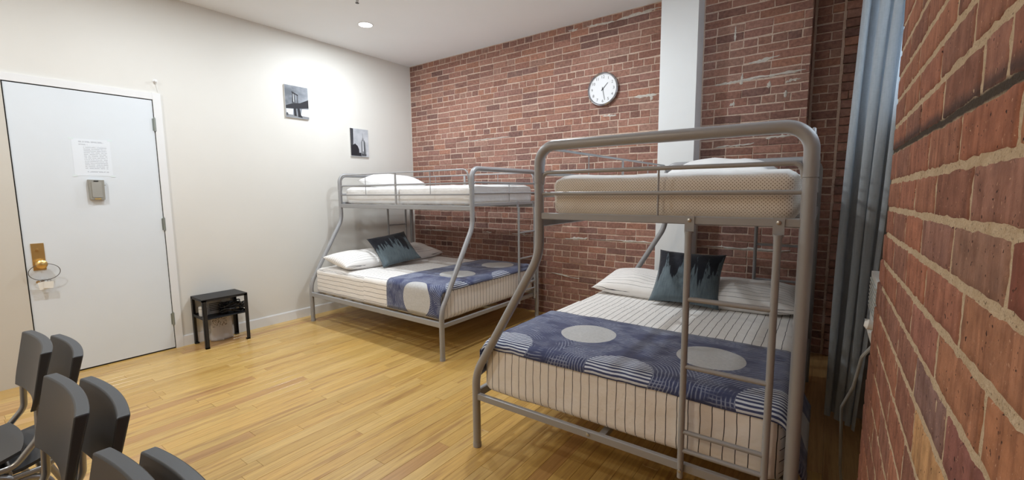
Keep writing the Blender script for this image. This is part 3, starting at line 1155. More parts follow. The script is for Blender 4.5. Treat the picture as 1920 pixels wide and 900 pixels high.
q.tube([(-.008, 0, -.018), (-.013, 0, -.032), (-.004, 0, -.045)], 0.0028, 8)
q.tube([(.008, 0, -.018), (.013, 0, -.032), (.004, 0, -.045)], 0.0028, 8)
q.lathe([(0.016, -0.045), (0.016, -0.047)], 16)
q.obj('deflector', mat('sprinkler_dark', (0.04, 0.035, 0.03, 1), 0.4, 0.6), sp, smooth=True)

# ------------------------------------------------------------------ wall clock
ck = empty('wall_clock', (2.853, -0.0, 2.387))
tag(ck, 'round white wall clock with chrome rim on the brick wall', 'clock')
R = 0.158
q = MB()
q.lathe([(R * 0.9, 0.0), (R, 0.004), (R + 0.004, 0.018), (R + 0.002, 0.032), (R - 0.008, 0.038), (R - 0.014, 0.034), (R - 0.015, 0.022)], 64, (0, 0, 0), 'y')
q.obj('rim', mat('clock_chrome', (0.42, 0.42, 0.44, 1), 0.22, 0.9), ck, smooth=True)
q = MB()
q.lathe([(R - 0.012, 0.024), (R - 0.012, 0.026)], 64, (0, 0, 0), 'y')
q.obj('dial', mat('clock_dial', (0.80, 0.82, 0.86, 1), 0.4), ck)
M_num = mat('clock_print', (0.02, 0.02, 0.025, 1), 0.5)
for hname, ang, L, wd in (('hour_hand', 44, 0.078, 0.0075), ('minute_hand', 168, 0.110, 0.0055)):
    a = math.radians(ang)
    d = Vector((math.sin(a), 0, math.cos(a)))
    n_ = Vector((math.cos(a), 0, -math.sin(a)))
    q = MB()
    pts = [-d * 0.02 - n_ * wd * .5, -d * 0.02 + n_ * wd * .5, d * L + n_ * wd * .3, d * L - n_ * wd * .3]
    y = -0.0285 if hname == 'hour_hand' else -0.0305
    q.add([(p_.x, y, p_.z) for p_ in pts] + [(p_.x, y + .001, p_.z) for p_ in pts],
          [(0, 1, 2, 3), (7, 6, 5, 4), (0, 4, 5, 1), (1, 5, 6, 2), (2, 6, 7, 3), (3, 7, 4, 0)])
    q.obj(hname, M_num, ck)
q = MB()
q.lathe([(0.008, 0.026), (0.008, 0.0325)], 16, (0, 0, 0), 'y')
q.obj('hub', M_num, ck)
dg = bpy.context.evaluated_depsgraph_get
for k in range(1, 13):
    cu = bpy.data.curves.new('numeral', 'FONT')
    cu.body = str(k)
    cu.size = 0.038
    cu.align_x = 'CENTER'
    cu.align_y = 'CENTER'
    cu.extrude = 0.0003
    cu.offset = -0.0002
    to = bpy.data.objects.new('numeral_text', cu)
    COL.objects.link(to)
    bpy.context.view_layer.update()
    me = bpy.data.meshes.new_from_object(to.evaluated_get(dg()))
    bpy.data.objects.remove(to)
    me.materials.clear()
    me.materials.append(M_num)
    me.name = 'numeral'
    o = bpy.data.objects.new('numeral', me)
    a = 2 * PI * k / 12
    o.location = (0.115 * math.sin(a), -0.0266, 0.115 * math.cos(a))
    o.rotation_euler = (PI / 2, 0, 0)
    o.parent = ck
    COL.objects.link(o)

# ------------------------------------------------------------------ bunk bed
LB, WL, WU = 1.98, 1.431, 1.028
ZTOP, ZSEAM, ZR1, ZR2, ZB = 1.587, 1.42, 1.468, 1.373, 1.2715
ZLOW = 0.290


def rail(p, q_, hz, th):
    """rectangular bar between two points: hz tall, th thick"""
    mb = MB()
    p, q_ = Vector(p), Vector(q_)
    d = (q_ - p).normalized()
    n_ = Vector((-d.y, d.x, 0)) * th / 2
    u_ = Vector((0, 0, hz / 2))
    c = 0.18
    prof = [(-1, -1 + c), (-1 + c * 2, -1), (1 - c * 2, -1), (1, -1 + c), (1, 1 - c), (1 - c * 2, 1), (-1 + c * 2, 1), (-1, 1 - c)]
    vs = [p + n_ * a + u_ * b for a, b in prof] + [q_ + n_ * a + u_ * b for a, b in prof]
    n = len(prof)
    fs = [tuple(range(n)), tuple(reversed(range(n, 2 * n)))] + [(i, n + i, n + (i + 1) % n, (i + 1) % n) for i in range(n)]
    mb.add(vs, fs)
    return mb


def tube_part(name, path, r, parent, n=14, material=None):
    q = MB()
    q.tube(path, r, n)
    return q.obj(name, material or M_metal, parent, smooth=True)


def make_bunk():
    root = empty('bunk_bed')
    rp = 0.0215
    for ex in (0.0, LB):
        sgn = 1 if ex > 0 else -1
        # bent front post up to the joint sleeve
        tube_part('bent_post', arc_path([(ex, -WL, 0.0), (ex, -WL, 0.415), (ex, -WU, 1.085), (ex, -WU, ZSEAM)], [0.26, 0.26], 10), rp, root, 16)
        tube_part('straight_post', [(ex, 0, 0.0), (ex, 0, ZSEAM)], rp, root, 16)
        tube_part('top_arch', arc_path([(ex, -WU, ZSEAM + .001), (ex, -WU, ZTOP), (ex, 0, ZTOP), (ex, 0, ZSEAM + .001)], 0.095, 10), rp + .0012, root, 16)
        for y in (0, -WL):
            q = MB()
            q.lathe([(rp + .0018, 0.0), (rp + .0018, 0.022), (rp + .0004, 0.026)], 16, (ex, y, 0))
            q.obj('foot_cap', M_metal, root, smooth=True)
        tube_part('end_guard_rail', arc_path([(ex, -WU + .018, ZSEAM - .004), (ex, -WU + .024, ZR1), (ex, -.024, ZR1), (ex, -.018, ZSEAM - .004)], 0.055, 8), 0.0085, root, 12)
        tube_part('end_guard_rail', [(ex, -WU + .015, ZR2), (ex, -.015, ZR2)], 0.0085, root, 12)
        tube_part('end_guard_upright', [(ex, -.485, ZB), (ex, -.485, ZR1)], 0.004, root, 8)
        rail((ex, -WU + .01, ZB), (ex, -.01, ZB), 0.030, 0.022).obj('upper_end_bar', M_metal, root)
        rail((ex, -WL + .01, ZLOW), (ex, -.01, ZLOW), 0.036, 0.024).obj('lower_end_bar', M_metal, root)
        # ladder built onto the end
        lx = ex + sgn * 0.024
        for y in (-0.362, -0.078):
            q = MB()
            q.tube([(lx, y, 0.255), (lx, y, 0.30), (lx, y, 0.33), (lx, y, 1.18), (lx, y, 1.215), (lx, y, 1.232)], [0.011, 0.011, 0.0122, 0.0122, 0.013, 0.014], 12)
            q.poly([(y - .017, 1.225), (y + .017, 1.225), (y + .017, 1.289), (y - .017, 1.289)], 'x', lx - sgn * .012, lx - sgn * .008)
            q.obj('ladder_stile', M_metal, root, smooth=True)
            for zb in (1.272, 0.288):
                q = MB()
                q.lathe([(0.0075, 0), (0.0075, 0.003), (0.004, 0.0048)], 12, (0, 0, 0), 'x')
                if sgn < 0:
                    q.v = [(-a, b_, c_) for a, b_, c_ in q.v]
                q.obj('bolt', M_bolt, root, smooth=True, loc=(lx - sgn * .008 if zb > 1 else lx + sgn * .011, y, zb))
        for z in (0.975, 0.712, 0.448, 0.372):
            tube_part('ladder_rung', [(lx, -0.362, z), (lx, -0.078, z)], 0.0095, root, 12)
        q = MB()
        q.lathe([(0.008, 0), (0.008, 0.004), (0.004, 0.006)], 12, (0, 0, 0), 'x')
        if sgn < 0:
            q.v = [(-a, b_, c_) for a, b_, c_ in q.v]
        q.obj('bolt', M_bolt, root, smooth=True, loc=(ex + sgn * .012, -WL / 2 - .05, ZLOW + .004))
    for y, nm in ((0, 'r'), (-WU, 'f')):
        rail((.01, y, 1.243), (LB - .01, y, 1.243), 0.044, 0.022).obj('upper_side_rail', M_metal, root)
        yo = y
        tube_part('side_guard_rail', arc_path([(.022, yo, ZSEAM), (.03, yo, 1.583), (LB - .05, yo, 1.583), (LB - .024, yo, ZSEAM)], 0.06, 8), 0.0068, root, 10)
        for z in (1.464, 1.363):
            tube_part('side_guard_rail', [(.015, yo, z), (LB - .015, yo, z)], 0.0075, root, 10)
        for x_ in (0.475, 1.465):
            tube_part('side_guard_upright', [(x_, yo, 1.363), (x_, yo, 1.583)], 0.0035, root, 8)
        rail((0.955, yo - .0, 1.42), (0.977, yo - .0, 1.42), 0.328, 0.008).obj('side_guard_upright', M_metal, root)
    for y in (0, -WL):
        rail((.01, y, 0.300), (LB - .01, y, 0.300), 0.048, 0.024).obj('lower_side_rail', M_metal, root)
    for k in range(11):
        x_ = 0.12 + k * (LB - 0.24) / 10
        q = MB()
        q.box((x_ - .015, -WL + .012, 0.296), (x_ + .015, -.012, 0.306))
        q.obj('slat', M_metal, root)
        q = MB()
        q.box((x_ - .015, -WU + .011, 1.252), (x_ + .015, -.011, 1.262))
        q.obj('slat', M_metal, root)
    for y in (-WL * .5,):
        q = MB()
        q.box((.012, y - .015, 0.270), (LB - .012, y + .015, 0.294))
        q.obj('centre_beam', M_metal, root)
        q = MB()
        q.tube([(LB / 2, y, 0), (LB / 2, y, .272)], .014, 12)
        q.obj('centre_leg', M_metal, root, smooth=True)
    return root


BED1 = ((0.2452, -0.2676, 0.0), 0.0)
BED2 = ((4.664, -0.463, 0.0), math.radians(-89.45))
bed1 = make_bunk()
bed2 = copy_tree(bed1)
for bed, (loc, rz), lab in ((bed1, BED1, 'grey metal bunk bed in the corner, its side along the brick wall'),
                            (bed2, BED2, 'grey metal bunk bed nearest the camera, its ladder end facing us')):
    bed.location = loc
    bed.rotation_euler = (0, 0, rz)
    tag(bed, lab, 'bunk bed', 'grey tube bunk beds')


def place(o, B, local=(0, 0, 0), rz=0.0):
    (loc, r) = B
    v = Matrix.Rotation(r, 3, 'Z') @ Vector(local)
    o.location = Vector(loc) + v
    o.rotation_euler = (0, 0, r + rz)
    return o


# ------------------------------------------------------------------ bedding
def soft_box(sx, sy, sz, r, div, seed, amp, uvfun, crease=1.0):
    """rounded, slightly creased block; origin at bottom centre"""
    bm = bmesh.new()
    bmesh.ops.create_cube(bm, size=1.0)
    bmesh.ops.subdivide_edges(bm, edges=bm.edges, cuts=div, use_grid_fill=True)
    for v in bm.verts:
        # denser sampling near the edges
        for k in range(3):
            c = v.co[k] * 2
            v.co[k] = 0.5 * math.copysign(abs(c) ** 0.75, c)
    hx, hy, hz = sx / 2, sy / 2, sz / 2
    for v in bm.verts:
        p_ = Vector((v.co.x * sx, v.co.y * sy, v.co.z * sz))
        q_ = Vector((max(-hx + r, min(hx - r, p_.x)), max(-hy + r, min(hy - r, p_.y)), max(-hz + r, min(hz - r, p_.z))))
        d = p_ - q_
        if d.length > 1e-6:
            p_ = q_ + d.normalized() * r
            nrm = d.normalized()
        else:
            nrm = Vector((0, 0, 1))
        s_ = Vector((seed, seed * 2, 0))
        h = noise.noise(p_ * 3.1 + s_) * amp + noise.noise(Vector((p_.x * 6, p_.y * 6, p_.z * 3)) + s_) * amp * 0.5
        w = noise.noise(Vector((p_.x * 14, p_.y * 14, p_.z * 4)) + s_)
        h += max(0, w - 0.1) * amp * 0.9 * crease
        v.co = p_ + nrm * h + Vector((0, 0, hz))
    uvl = bm.loops.layers.uv.new('UVMap')
    for f in bm.faces:
        f.normal_update()
        n_ = f.normal
        for l in f.loops:
            l[uvl].uv = uvfun(l.vert.co, n_, sx, sy, sz)
        f.smooth = True
    me = bpy.data.meshes.new('soft')
    bm.to_mesh(me)
    bm.free()
    return me


def uv_sheet(p_, n_, sx, sy, sz):
    if abs(n_.y) > 0.75:
        return ((sz - p_.z) + (sy / 2 if n_.y > 0 else sy / 2), p_.x)
    return (p_.y, p_.x)


def uv_flat(p_, n_, sx, sy, sz):
    if abs(n_.x) > 0.7:
        return (p_.y, p_.z)
    if abs(n_.y) > 0.7:
        return (p_.x, p_.z)
    return (p_.x, p_.y)


def mk(name, me, material, parent=None):
    me.name = name
    me.materials.clear()
    me.materials.append(material)
    o = bpy.data.objects.new(name, me)
    COL.objects.link(o)
    if parent:
        o.parent = parent
    return o


MT_L, MT_W = 1.92, 1.375
MTZ, MTH = 0.307, 0.283
lower_me = soft_box(MT_L, MT_W, MTH, 0.055, 22, 3.0, 0.005, uv_sheet)
# the flat sheet that starts below the pillows: outer skin of the same block, cut at its hem
def hem_sheet():
    me = soft_box(MT_L + 0.012, MT_W + 0.012, MTH + 0.004, 0.058, 24, 3.0, 0.0055, uv_sheet)
    bm = bmesh.new()
    bm.from_mesh(me)
    dele = [f for f in bm.faces if f.calc_center_median().x < -MT_L / 2 + 0.86 or f.normal.z < -0.5]
    bmesh.ops.delete(bm, geom=dele, context='FACES')
    bm.to_mesh(me)
    bm.free()
    return me


hem_me = hem_sheet()


def runner_mesh(seed, drop_f, drop_b, flare):
    """bed runner draped across: arc-length u across, v along the bed"""
    v0, v1 = 1.30, 2.012
    top = MTZ + MTH + 0.016
    yf, ybk = -MT_W / 2 - 0.012, MT_W / 2 + 0.016
    r = 0.05
    prof = []
    zb = top - drop_f
    prof.append((yf - 0.004, zb))
    k = 7
    for i in range(k + 1):
        prof.append((yf - 0.004 * (1 - i / k), zb + (top - r - zb) * i / k))
    for i in range(1, 7):
        a = PI / 2 * i / 6
        prof.append((yf + r - r * math.cos(a), top - r + r * math.sin(a)))
    for i in range(1, 40):
        prof.append((yf + r + (ybk - yf - 2 * r) * i / 40, top))
    for i in range(0, 7):
        a = PI / 2 * i / 6
        prof.append((ybk - r + r * math.sin(a), top - r + r * math.cos(a)))
    for i in range(1, k + 1):
        prof.append((ybk + flare * (i / k) ** 2, top - r - (drop_b - r) * i / k))
    us = [0.0]
    for a, b in zip(prof, prof[1:]):
        us.append(us[-1] + math.hypot(b[0] - a[0], b[1] - a[1]))
    # zero u at the front top edge
    u_edge = us[k + 4]
    us = [u - u_edge for u in us]
    nv = 26
    mb = MB()
    vs, uv = [], []
    for j in range(nv + 1):
        x_ = v0 + (v1 - v0) * j / nv
        for (y, z), u in zip(prof, us):
            q = Vector((x_ * 4, y * 4, z * 4 + seed))
            h = noise.noise(q) * 0.006 + max(0, noise.noise(Vector((x_ * 5 + y * 6, y * 9 - x_ * 12, seed)))) * 0.007
            xx = x_
            zz = z + abs(h)
            yy = y
            if y <= yf + 0.001: yy = y - abs(h) * 0.8
            if y >= ybk - 0.001: yy = y + abs(h) * 0.8
            # foot hem curls over the mattress edge
            xf_ = x_ - 0.03
            over = xf_ - 1.893
            if over > 0:
                rr_ = 0.078
                ang = over / rr_
                xf_ = 1.893 + rr_ * math.sin(ang)
                zz -= (rr_ - rr_ * math.cos(ang)) * (1 if z > top - r else 0.3)
            xx = xf_ + 0.03
            # ragged angle of the hanging back corner
            if y > ybk and z < top - r:
                t_ = (top - r - z) / max(1e-4, drop_b - r)
                xx += t_ * 0.03 * math.sin(6 * (x_ - v0))
            vs.append((xx - 0.03, yy, zz))
            uv.append((u, x_))
    n = len(prof)
    fs = []
    for j in range(nv):
        for i in range(n - 1):
            fs.append((j * n + i, j * n + i + 1, (j + 1) * n + i + 1, (j + 1) * n + i))
    mb.add(vs, fs, 0, uv)
    return mb


def pillow_mesh(a, b, h, seed, pinch=0.07, n=22, uvmode='row'):
    mb = MB()
    vs, uv = [], []
    for side in (1, -1):
        for j in range(n + 1):
            for i in range(n + 1):
                u, v = -1 + 2 * i / n, -1 + 2 * j / n
                u = math.copysign(abs(u) ** 0.8, u)
                v = math.copysign(abs(v) ** 0.8, v)
                t_ = max(0.0, (1 - abs(u) ** 2.6) * (1 - abs(v) ** 2.6)) ** 0.55
                x_ = a / 2 * u * (1 - pinch * (1 - v * v) * abs(u))
                y_ = b / 2 * v * (1 - pinch * (1 - u * u) * abs(v))
                q = Vector((x_ * 6, y_ * 6, seed + side))
                z_ = side * h / 2 * t_ * (1 + 0.22 * noise.noise(q)) + side * 0.004 * t_ * noise.noise(q * 3)
                vs.append((x_, y_, z_))
                uv.append((y_, x_) if uvmode == 'row' else (u * .5 + .5, v * .5 + .5))
    m_ = (n + 1) ** 2
    fs = []
    for s_ in (0, 1):
        for j in range(n):
            for i in range(n):
                a0 = s_ * m_ + j * (n + 1) + i
                f = (a0, a0 + 1, a0 + n + 2, a0 + n + 1)
                fs.append(f if s_ == 0 else tuple(reversed(f)))
    mb.add(vs, fs, 0, uv)
    me = mb.mesh('pillow', [], 'all', recalc=False)
    bm = bmesh.new()
    bm.from_mesh(me)
    bmesh.ops.remove_doubles(bm, verts=bm.verts, dist=0.0004)
    bm.to_mesh(me)
    bm.free()
    return me


pill_me = pillow_mesh(0.68, 0.47, 0.17, 1.0)
pill_me.materials.append(M_pillow_str)
wpill_me = pillow_mesh(0.66, 0.45, 0.19, 6.0)
wpill_me.materials.append(M_white_cloth)
cush_me = pillow_mesh(0.45, 0.45, 0.13, 4.0, 0.09, 22, 'uv')
up_me = soft_box(1.92, 0.955, 0.185, 0.05, 20, 8.0, 0.006, uv_flat, 1.2)
up_me2 = up_me.copy()
place_names = (('corner', BED1), ('near', BED2))

for idx, (nm, B) in enumerate(place_names):
    where = 'corner bunk bed' if idx == 0 else 'bunk bed nearest the camera'
    o = mk('mattress', lower_me, M_sheet)
    place(o, B, (LB / 2, -0.715, MTZ))
    tag(o, 'wide lower mattress in pinstriped white sheet on the ' + where, 'mattress', 'pinstriped lower mattresses')
    s = mk('flat_sheet', hem_me, M_sheet, o)
    mt = throw_mat('navy_runner_' + nm, 0.435 if idx else 0.50, 1.60 if idx else 1.70, 0.148 if idx else 0.17)
    # runner profile is centred on the mattress
    r_ = runner_mesh(2.0 + idx * 5, 0.262 if idx == 0 else 0.2, 0.20 if idx == 0 else 0.25, 0.0 if idx == 0 else 0.055).obj('bed_runner', mt, smooth='all')
    sol = r_.modifiers.new('thickness', 'SOLIDIFY')
    sol.thickness = 0.004
    sol.offset = 1
    place(r_, B, (0, -0.715, 0))
    tag(r_, 'navy bed runner with pale circles on the ' + where, 'bed runner', 'navy bed runners')
    # two sleeping pillows
    for k, (ly, side) in enumerate(((-1.055, 'open'), (-0.375, 'wall'))):
        o = bpy.data.objects.new('pillow', pill_me)
        COL.objects.link(o)
        place(o, B, (0.40, ly, 0.670))
        o.rotation_euler = (Matrix.Rotation(B[1], 3, 'Z') @ Matrix.Rotation(math.radians(9), 3, 'Y') @ Matrix.Rotation(PI / 2 + (0.05 if k else -0.04), 3, 'Z')).to_euler()
        if idx == 0:
            lab = 'pinstriped pillow on the corner bed, ' + ('front one beside the bent post' if k == 0 else 'rear one against the brick wall')
        else:
            lab = 'pinstriped pillow on the nearest bed, ' + ('in front of the white column' if k == 0 else 'seen through the ladder, beside the curtain')
        tag(o, lab, 'pillow', 'pinstriped pillows')
    # top bunk
    o = mk('mattress', up_me if idx == 0 else up_me2, M_white_cloth if idx == 0 else M_dots)
    place(o, B, (LB / 2, -0.508, 1.263 if idx == 0 else 1.268))
    tag(o, ('narrow plain white mattress on the top bunk of the corner bed' if idx == 0 else 'narrow mattress in dotted cream protector on the nearest top bunk'), 'mattress', 'top bunk mattresses')
    o = bpy.data.objects.new('pillow', wpill_me)
    COL.objects.link(o)
    place(o, B, (0.30 if idx == 0 else 0.36, -0.52 if idx == 0 else -0.56, 1.505))
    o.rotation_euler = (Matrix.Rotation(B[1], 3, 'Z') @ Matrix.Rotation(math.radians(6), 3, 'Y') @ Matrix.Rotation(PI / 2, 3, 'Z')).to_euler()
    tag(o, 'plain white pillow on the top bunk of the ' + where, 'pillow', 'white top bunk pillows')


def cushion(bot, top, xdir, mt, label):
    o = mk('cushion', cush_me.copy(), mt)
    bot, top = Vector(bot), Vector(top)
    upv = (top - bot).normalized()
    x_ = Vector(xdir)
    x_ = (x_ - upv * x_.dot(upv)).normalized()
    z_ = x_.cross(upv)
    c = (bot + top) / 2
    M_ = Matrix.Identity(4)
    for k in range(3):
        M_[k][0], M_[k][1], M_[k][2], M_[k][3] = x_[k], upv[k], z_[k], c[k]
    o.matrix_world = M_
    tag(o, label, 'cushion', 'black and slate cushions')
    return o


cushion((1.035, -1.085, 0.622), (0.675, -1.03, 0.915), (0.16, 0.36, 0), cushion_mat('cushion_paint_corner', 3.3),
        'black and slate painted cushion leaning on the pillows of the corner bed')
cushion((3.97, -1.15, 0.622), (3.95, -0.86, 0.925), (0.99, 0.12, 0), cushion_mat('cushion_paint_near', 7.1),
        'black and slate painted cushion on the nearest bed, behind the ladder')

# ------------------------------------------------------------------ nightstand and what is on it
ns = empty('side_table', (0.155, -2.545, 0))
tag(ns, 'small black metal side table with one shelf beside the door', 'table')
hx, hy = 0.140, 0.185
q = MB()
q.box((-hx, -hy, 0.444), (hx, hy, 0.452))
for (a, b) in (((-hx, -hy, .430), (hx, -hy + .004, .446)), ((-hx, hy - .004, .430), (hx, hy, .446)), ((-hx, -hy, .430), (-hx + .004, hy, .446)), ((hx - .004, -hy, .430), (hx, hy, .446))):
    q.box(a, b)
q.obj('table_top', M_black, ns)
q = MB()
q.box((-hx + .006, -hy + .006, 0.262), (hx - .006, hy - .006, 0.268))
for (a, b) in (((-hx + .003, -hy + .003, .262), (hx - .003, -hy + .007, .285)), ((-hx + .003, hy - .007, .262), (hx - .003, hy - .003, .285)), ((-hx + .003, -hy + .003, .262), (-hx + .007, hy - .003, .285))):
    q.box(a, b)
q.obj('shelf', M_black, ns)
for sx in (-1, 1):
    for sy in (-1, 1):
        q = MB()
        xa, ya = sx * hx, sy * hy
        q.box((min(xa, xa - sx * .030), min(ya, ya - sy * .003), 0), (max(xa, xa - sx * .030), max(ya, ya - sy * .003), .446))
        q.box((min(xa, xa - sx * .003), min(ya, ya - sy * .030), 0), (max(xa, xa - sx * .003), max(ya, ya - sy * .030), .446))
        q.box((min(xa, xa - sx * .0305), min(ya, ya - sy * .0305), 0), (max(xa, xa - sx * .0305), max(ya, ya - sy * .0305), .012))
        q.obj('leg', M_black, ns)
TZ = 0.268
# white canister, grey router box, cable heap, white adapter
o = MB()
o.lathe([(0.030, 0.0), (0.034, 0.004), (0.034, 0.080), (0.031, 0.088), (0.024, 0.090)], 28)
cn = o.obj('canister', mat('canister_white', (0.75, 0.74, 0.71, 1), 0.5), smooth=True, loc=(0.115, -2.672, TZ + .001))
tag(cn, 'short white canister on the shelf of the black side table', 'canister')
q = MB()
q.lathe([(0.035, 0.066), (0.0355, 0.068), (0.0355, 0.070), (0.035, 0.072)], 28)
q.obj('lid_seam', mat('seam_grey', (0.4, 0.4, 0.38, 1), 0.5), cn)
rt_ = empty('router', (0.085, -2.575, TZ + .001))
tag(rt_, 'grey plastic router box standing behind the cables on the side table', 'router')
q = MB()
q.box((-0.025, -0.06, 0), (0.025, 0.06, 0.125))
q.obj('casing', mat('router_grey', (0.36, 0.355, 0.35, 1), 0.45), rt_)
for k in range(5):
    q = MB()
    q.box((0.025, -0.045, 0.030 + k * .016), (0.0265, 0.045, 0.036 + k * .016))
    q.obj('vent', M_dark, rt_)
ad = MB()
ad.box((-0.02, -0.03, 0), (0.02, 0.03, 0.03))
a_ = ad.obj('adapter', mat('adapter_white', (0.72, 0.71, 0.70, 1), 0.45), loc=(0.085, -2.545, TZ + .127))
tag(a_, 'white power adapter lying on top of the grey router box', 'adapter')
q = MB()
for dy in (-.008, .008):
    q.box((0.02, dy - .003, .012), (0.034, dy + .003, .014))
q.obj('prong', M_bolt, a_)
cbl = MB()
rc = random.Random(17)
for k in range(26):
    pts = []
    cx, cy = 0.175 + rc.uniform(-.03, .03), -2.45 + rc.uniform(-.05, .05)
    ra, rb_ = rc.uniform(.03, .055), rc.uniform(.035, .085)
    ph = rc.uniform(0, 6.28)
    base = 0.012 + rc.random() * 0.075 * (1 - abs(cy + 2.45) * 8)
    for i in range(44):
        a = i / 43 * 4 * PI + ph
        pts.append((cx + ra * math.cos(a) * (1 + .1 * math.sin(3 * a)), cy + rb_ * math.sin(a), max(.006, base + 0.018 * math.sin(1.7 * a + ph) + i * .0003)))
    cbl.tube(pts, 0.0052, 6)
ch = cbl.obj('cable_bundle', mat('black_cable', (0.012, 0.012, 0.013, 1), 0.35), smooth=True, loc=(0, 0, TZ + .001))
tag(ch, 'heap of coiled black cables on the shelf of the side table', 'cables')
q = MB()
for (x_, y_, z_, rz) in ((.222, -2.50, .035, .3), (.225, -2.435, .045, -.2)):
    q.box((x_ - .012, y_ - .02, z_ - .010), (x_ + .012, y_ + .02, z_ + .010))
q.obj('plug', M_plastic, ch)
q = MB()
for (x_, y_, z_) in ((.235, -2.507, .037), (.235, -2.494, .037), (.238, -2.441, .047), (.238, -2.429, .047)):
    q.box((x_, y_ - .003, z_ - .003), (x_ + .012, y_ + .003, z_ + .003))
q.obj('plug_pin', M_bolt, ch)

# thin plastic bag with a dark print, slumped against the wall under the table
M_bag = mat('bag_film', (0.66, 0.62, 0.60, 1), 0.35)
t = NT(M_bag)
pp = t.pos()
M_bag.node_tree.nodes['Principled BSDF'].inputs['Alpha'].default_value = 0.72
pz, py = t.sep(pp)[2], t.sep(pp)[1]
inside = t.math('MULTIPLY', t.math('MULTIPLY', t.math('GREATER_THAN', pz, .135), t.math('LESS_THAN', pz, .225)),
                t.math('MULTIPLY', t.math('GREATER_THAN', py, -2.60), t.math('LESS_THAN', py, -2.48)))
blot = t.math('GREATER_THAN', t.noise(t.scaled(pp, (1, 70, 120)), 1.0, 2), 0.56)
t.base(t.mix(t.math('MULTIPLY', inside, blot), (0.66, 0.62, 0.60, 1), (0.10, 0.03, 0.03, 1)))
q = MB()
vs, fs = [], []
nu, nv = 22, 12
for j in range(nv + 1):
    for i in range(nu + 1):
        a = 2 * PI * i / nu
        h = j / nv
        w = 0.098 * (1 - .25 * h ** 2)
        d = 0.045 * (1 - .72 * h)
        q_ = Vector((math.cos(a) * 2, math.sin(a) * 2, h * 4))
        k = 1 + .16 * noise.noise(q_ * 1.7)
        vs.append((d * math.cos(a) * k, w * math.sin(a) * k, 0.002 + 0.232 * h + .014 * noise.noise(q_ * 1.2) * h))
for j in range(nv):
    for i in range(nu):
        fs.append((j * (nu + 1) + i, j * (nu + 1) + i + 1, (j + 1) * (nu + 1) + i + 1, (j + 1) * (nu + 1) + i))
fs.append(tuple(reversed(range(nu))))
q.add(vs, fs)
bg_ = q.obj('plastic_bag', M_bag, smooth='all', loc=(0.082, -2.525, 0))
tag(bg_, 'crumpled pale plastic bag with dark print under the side table', 'bag')

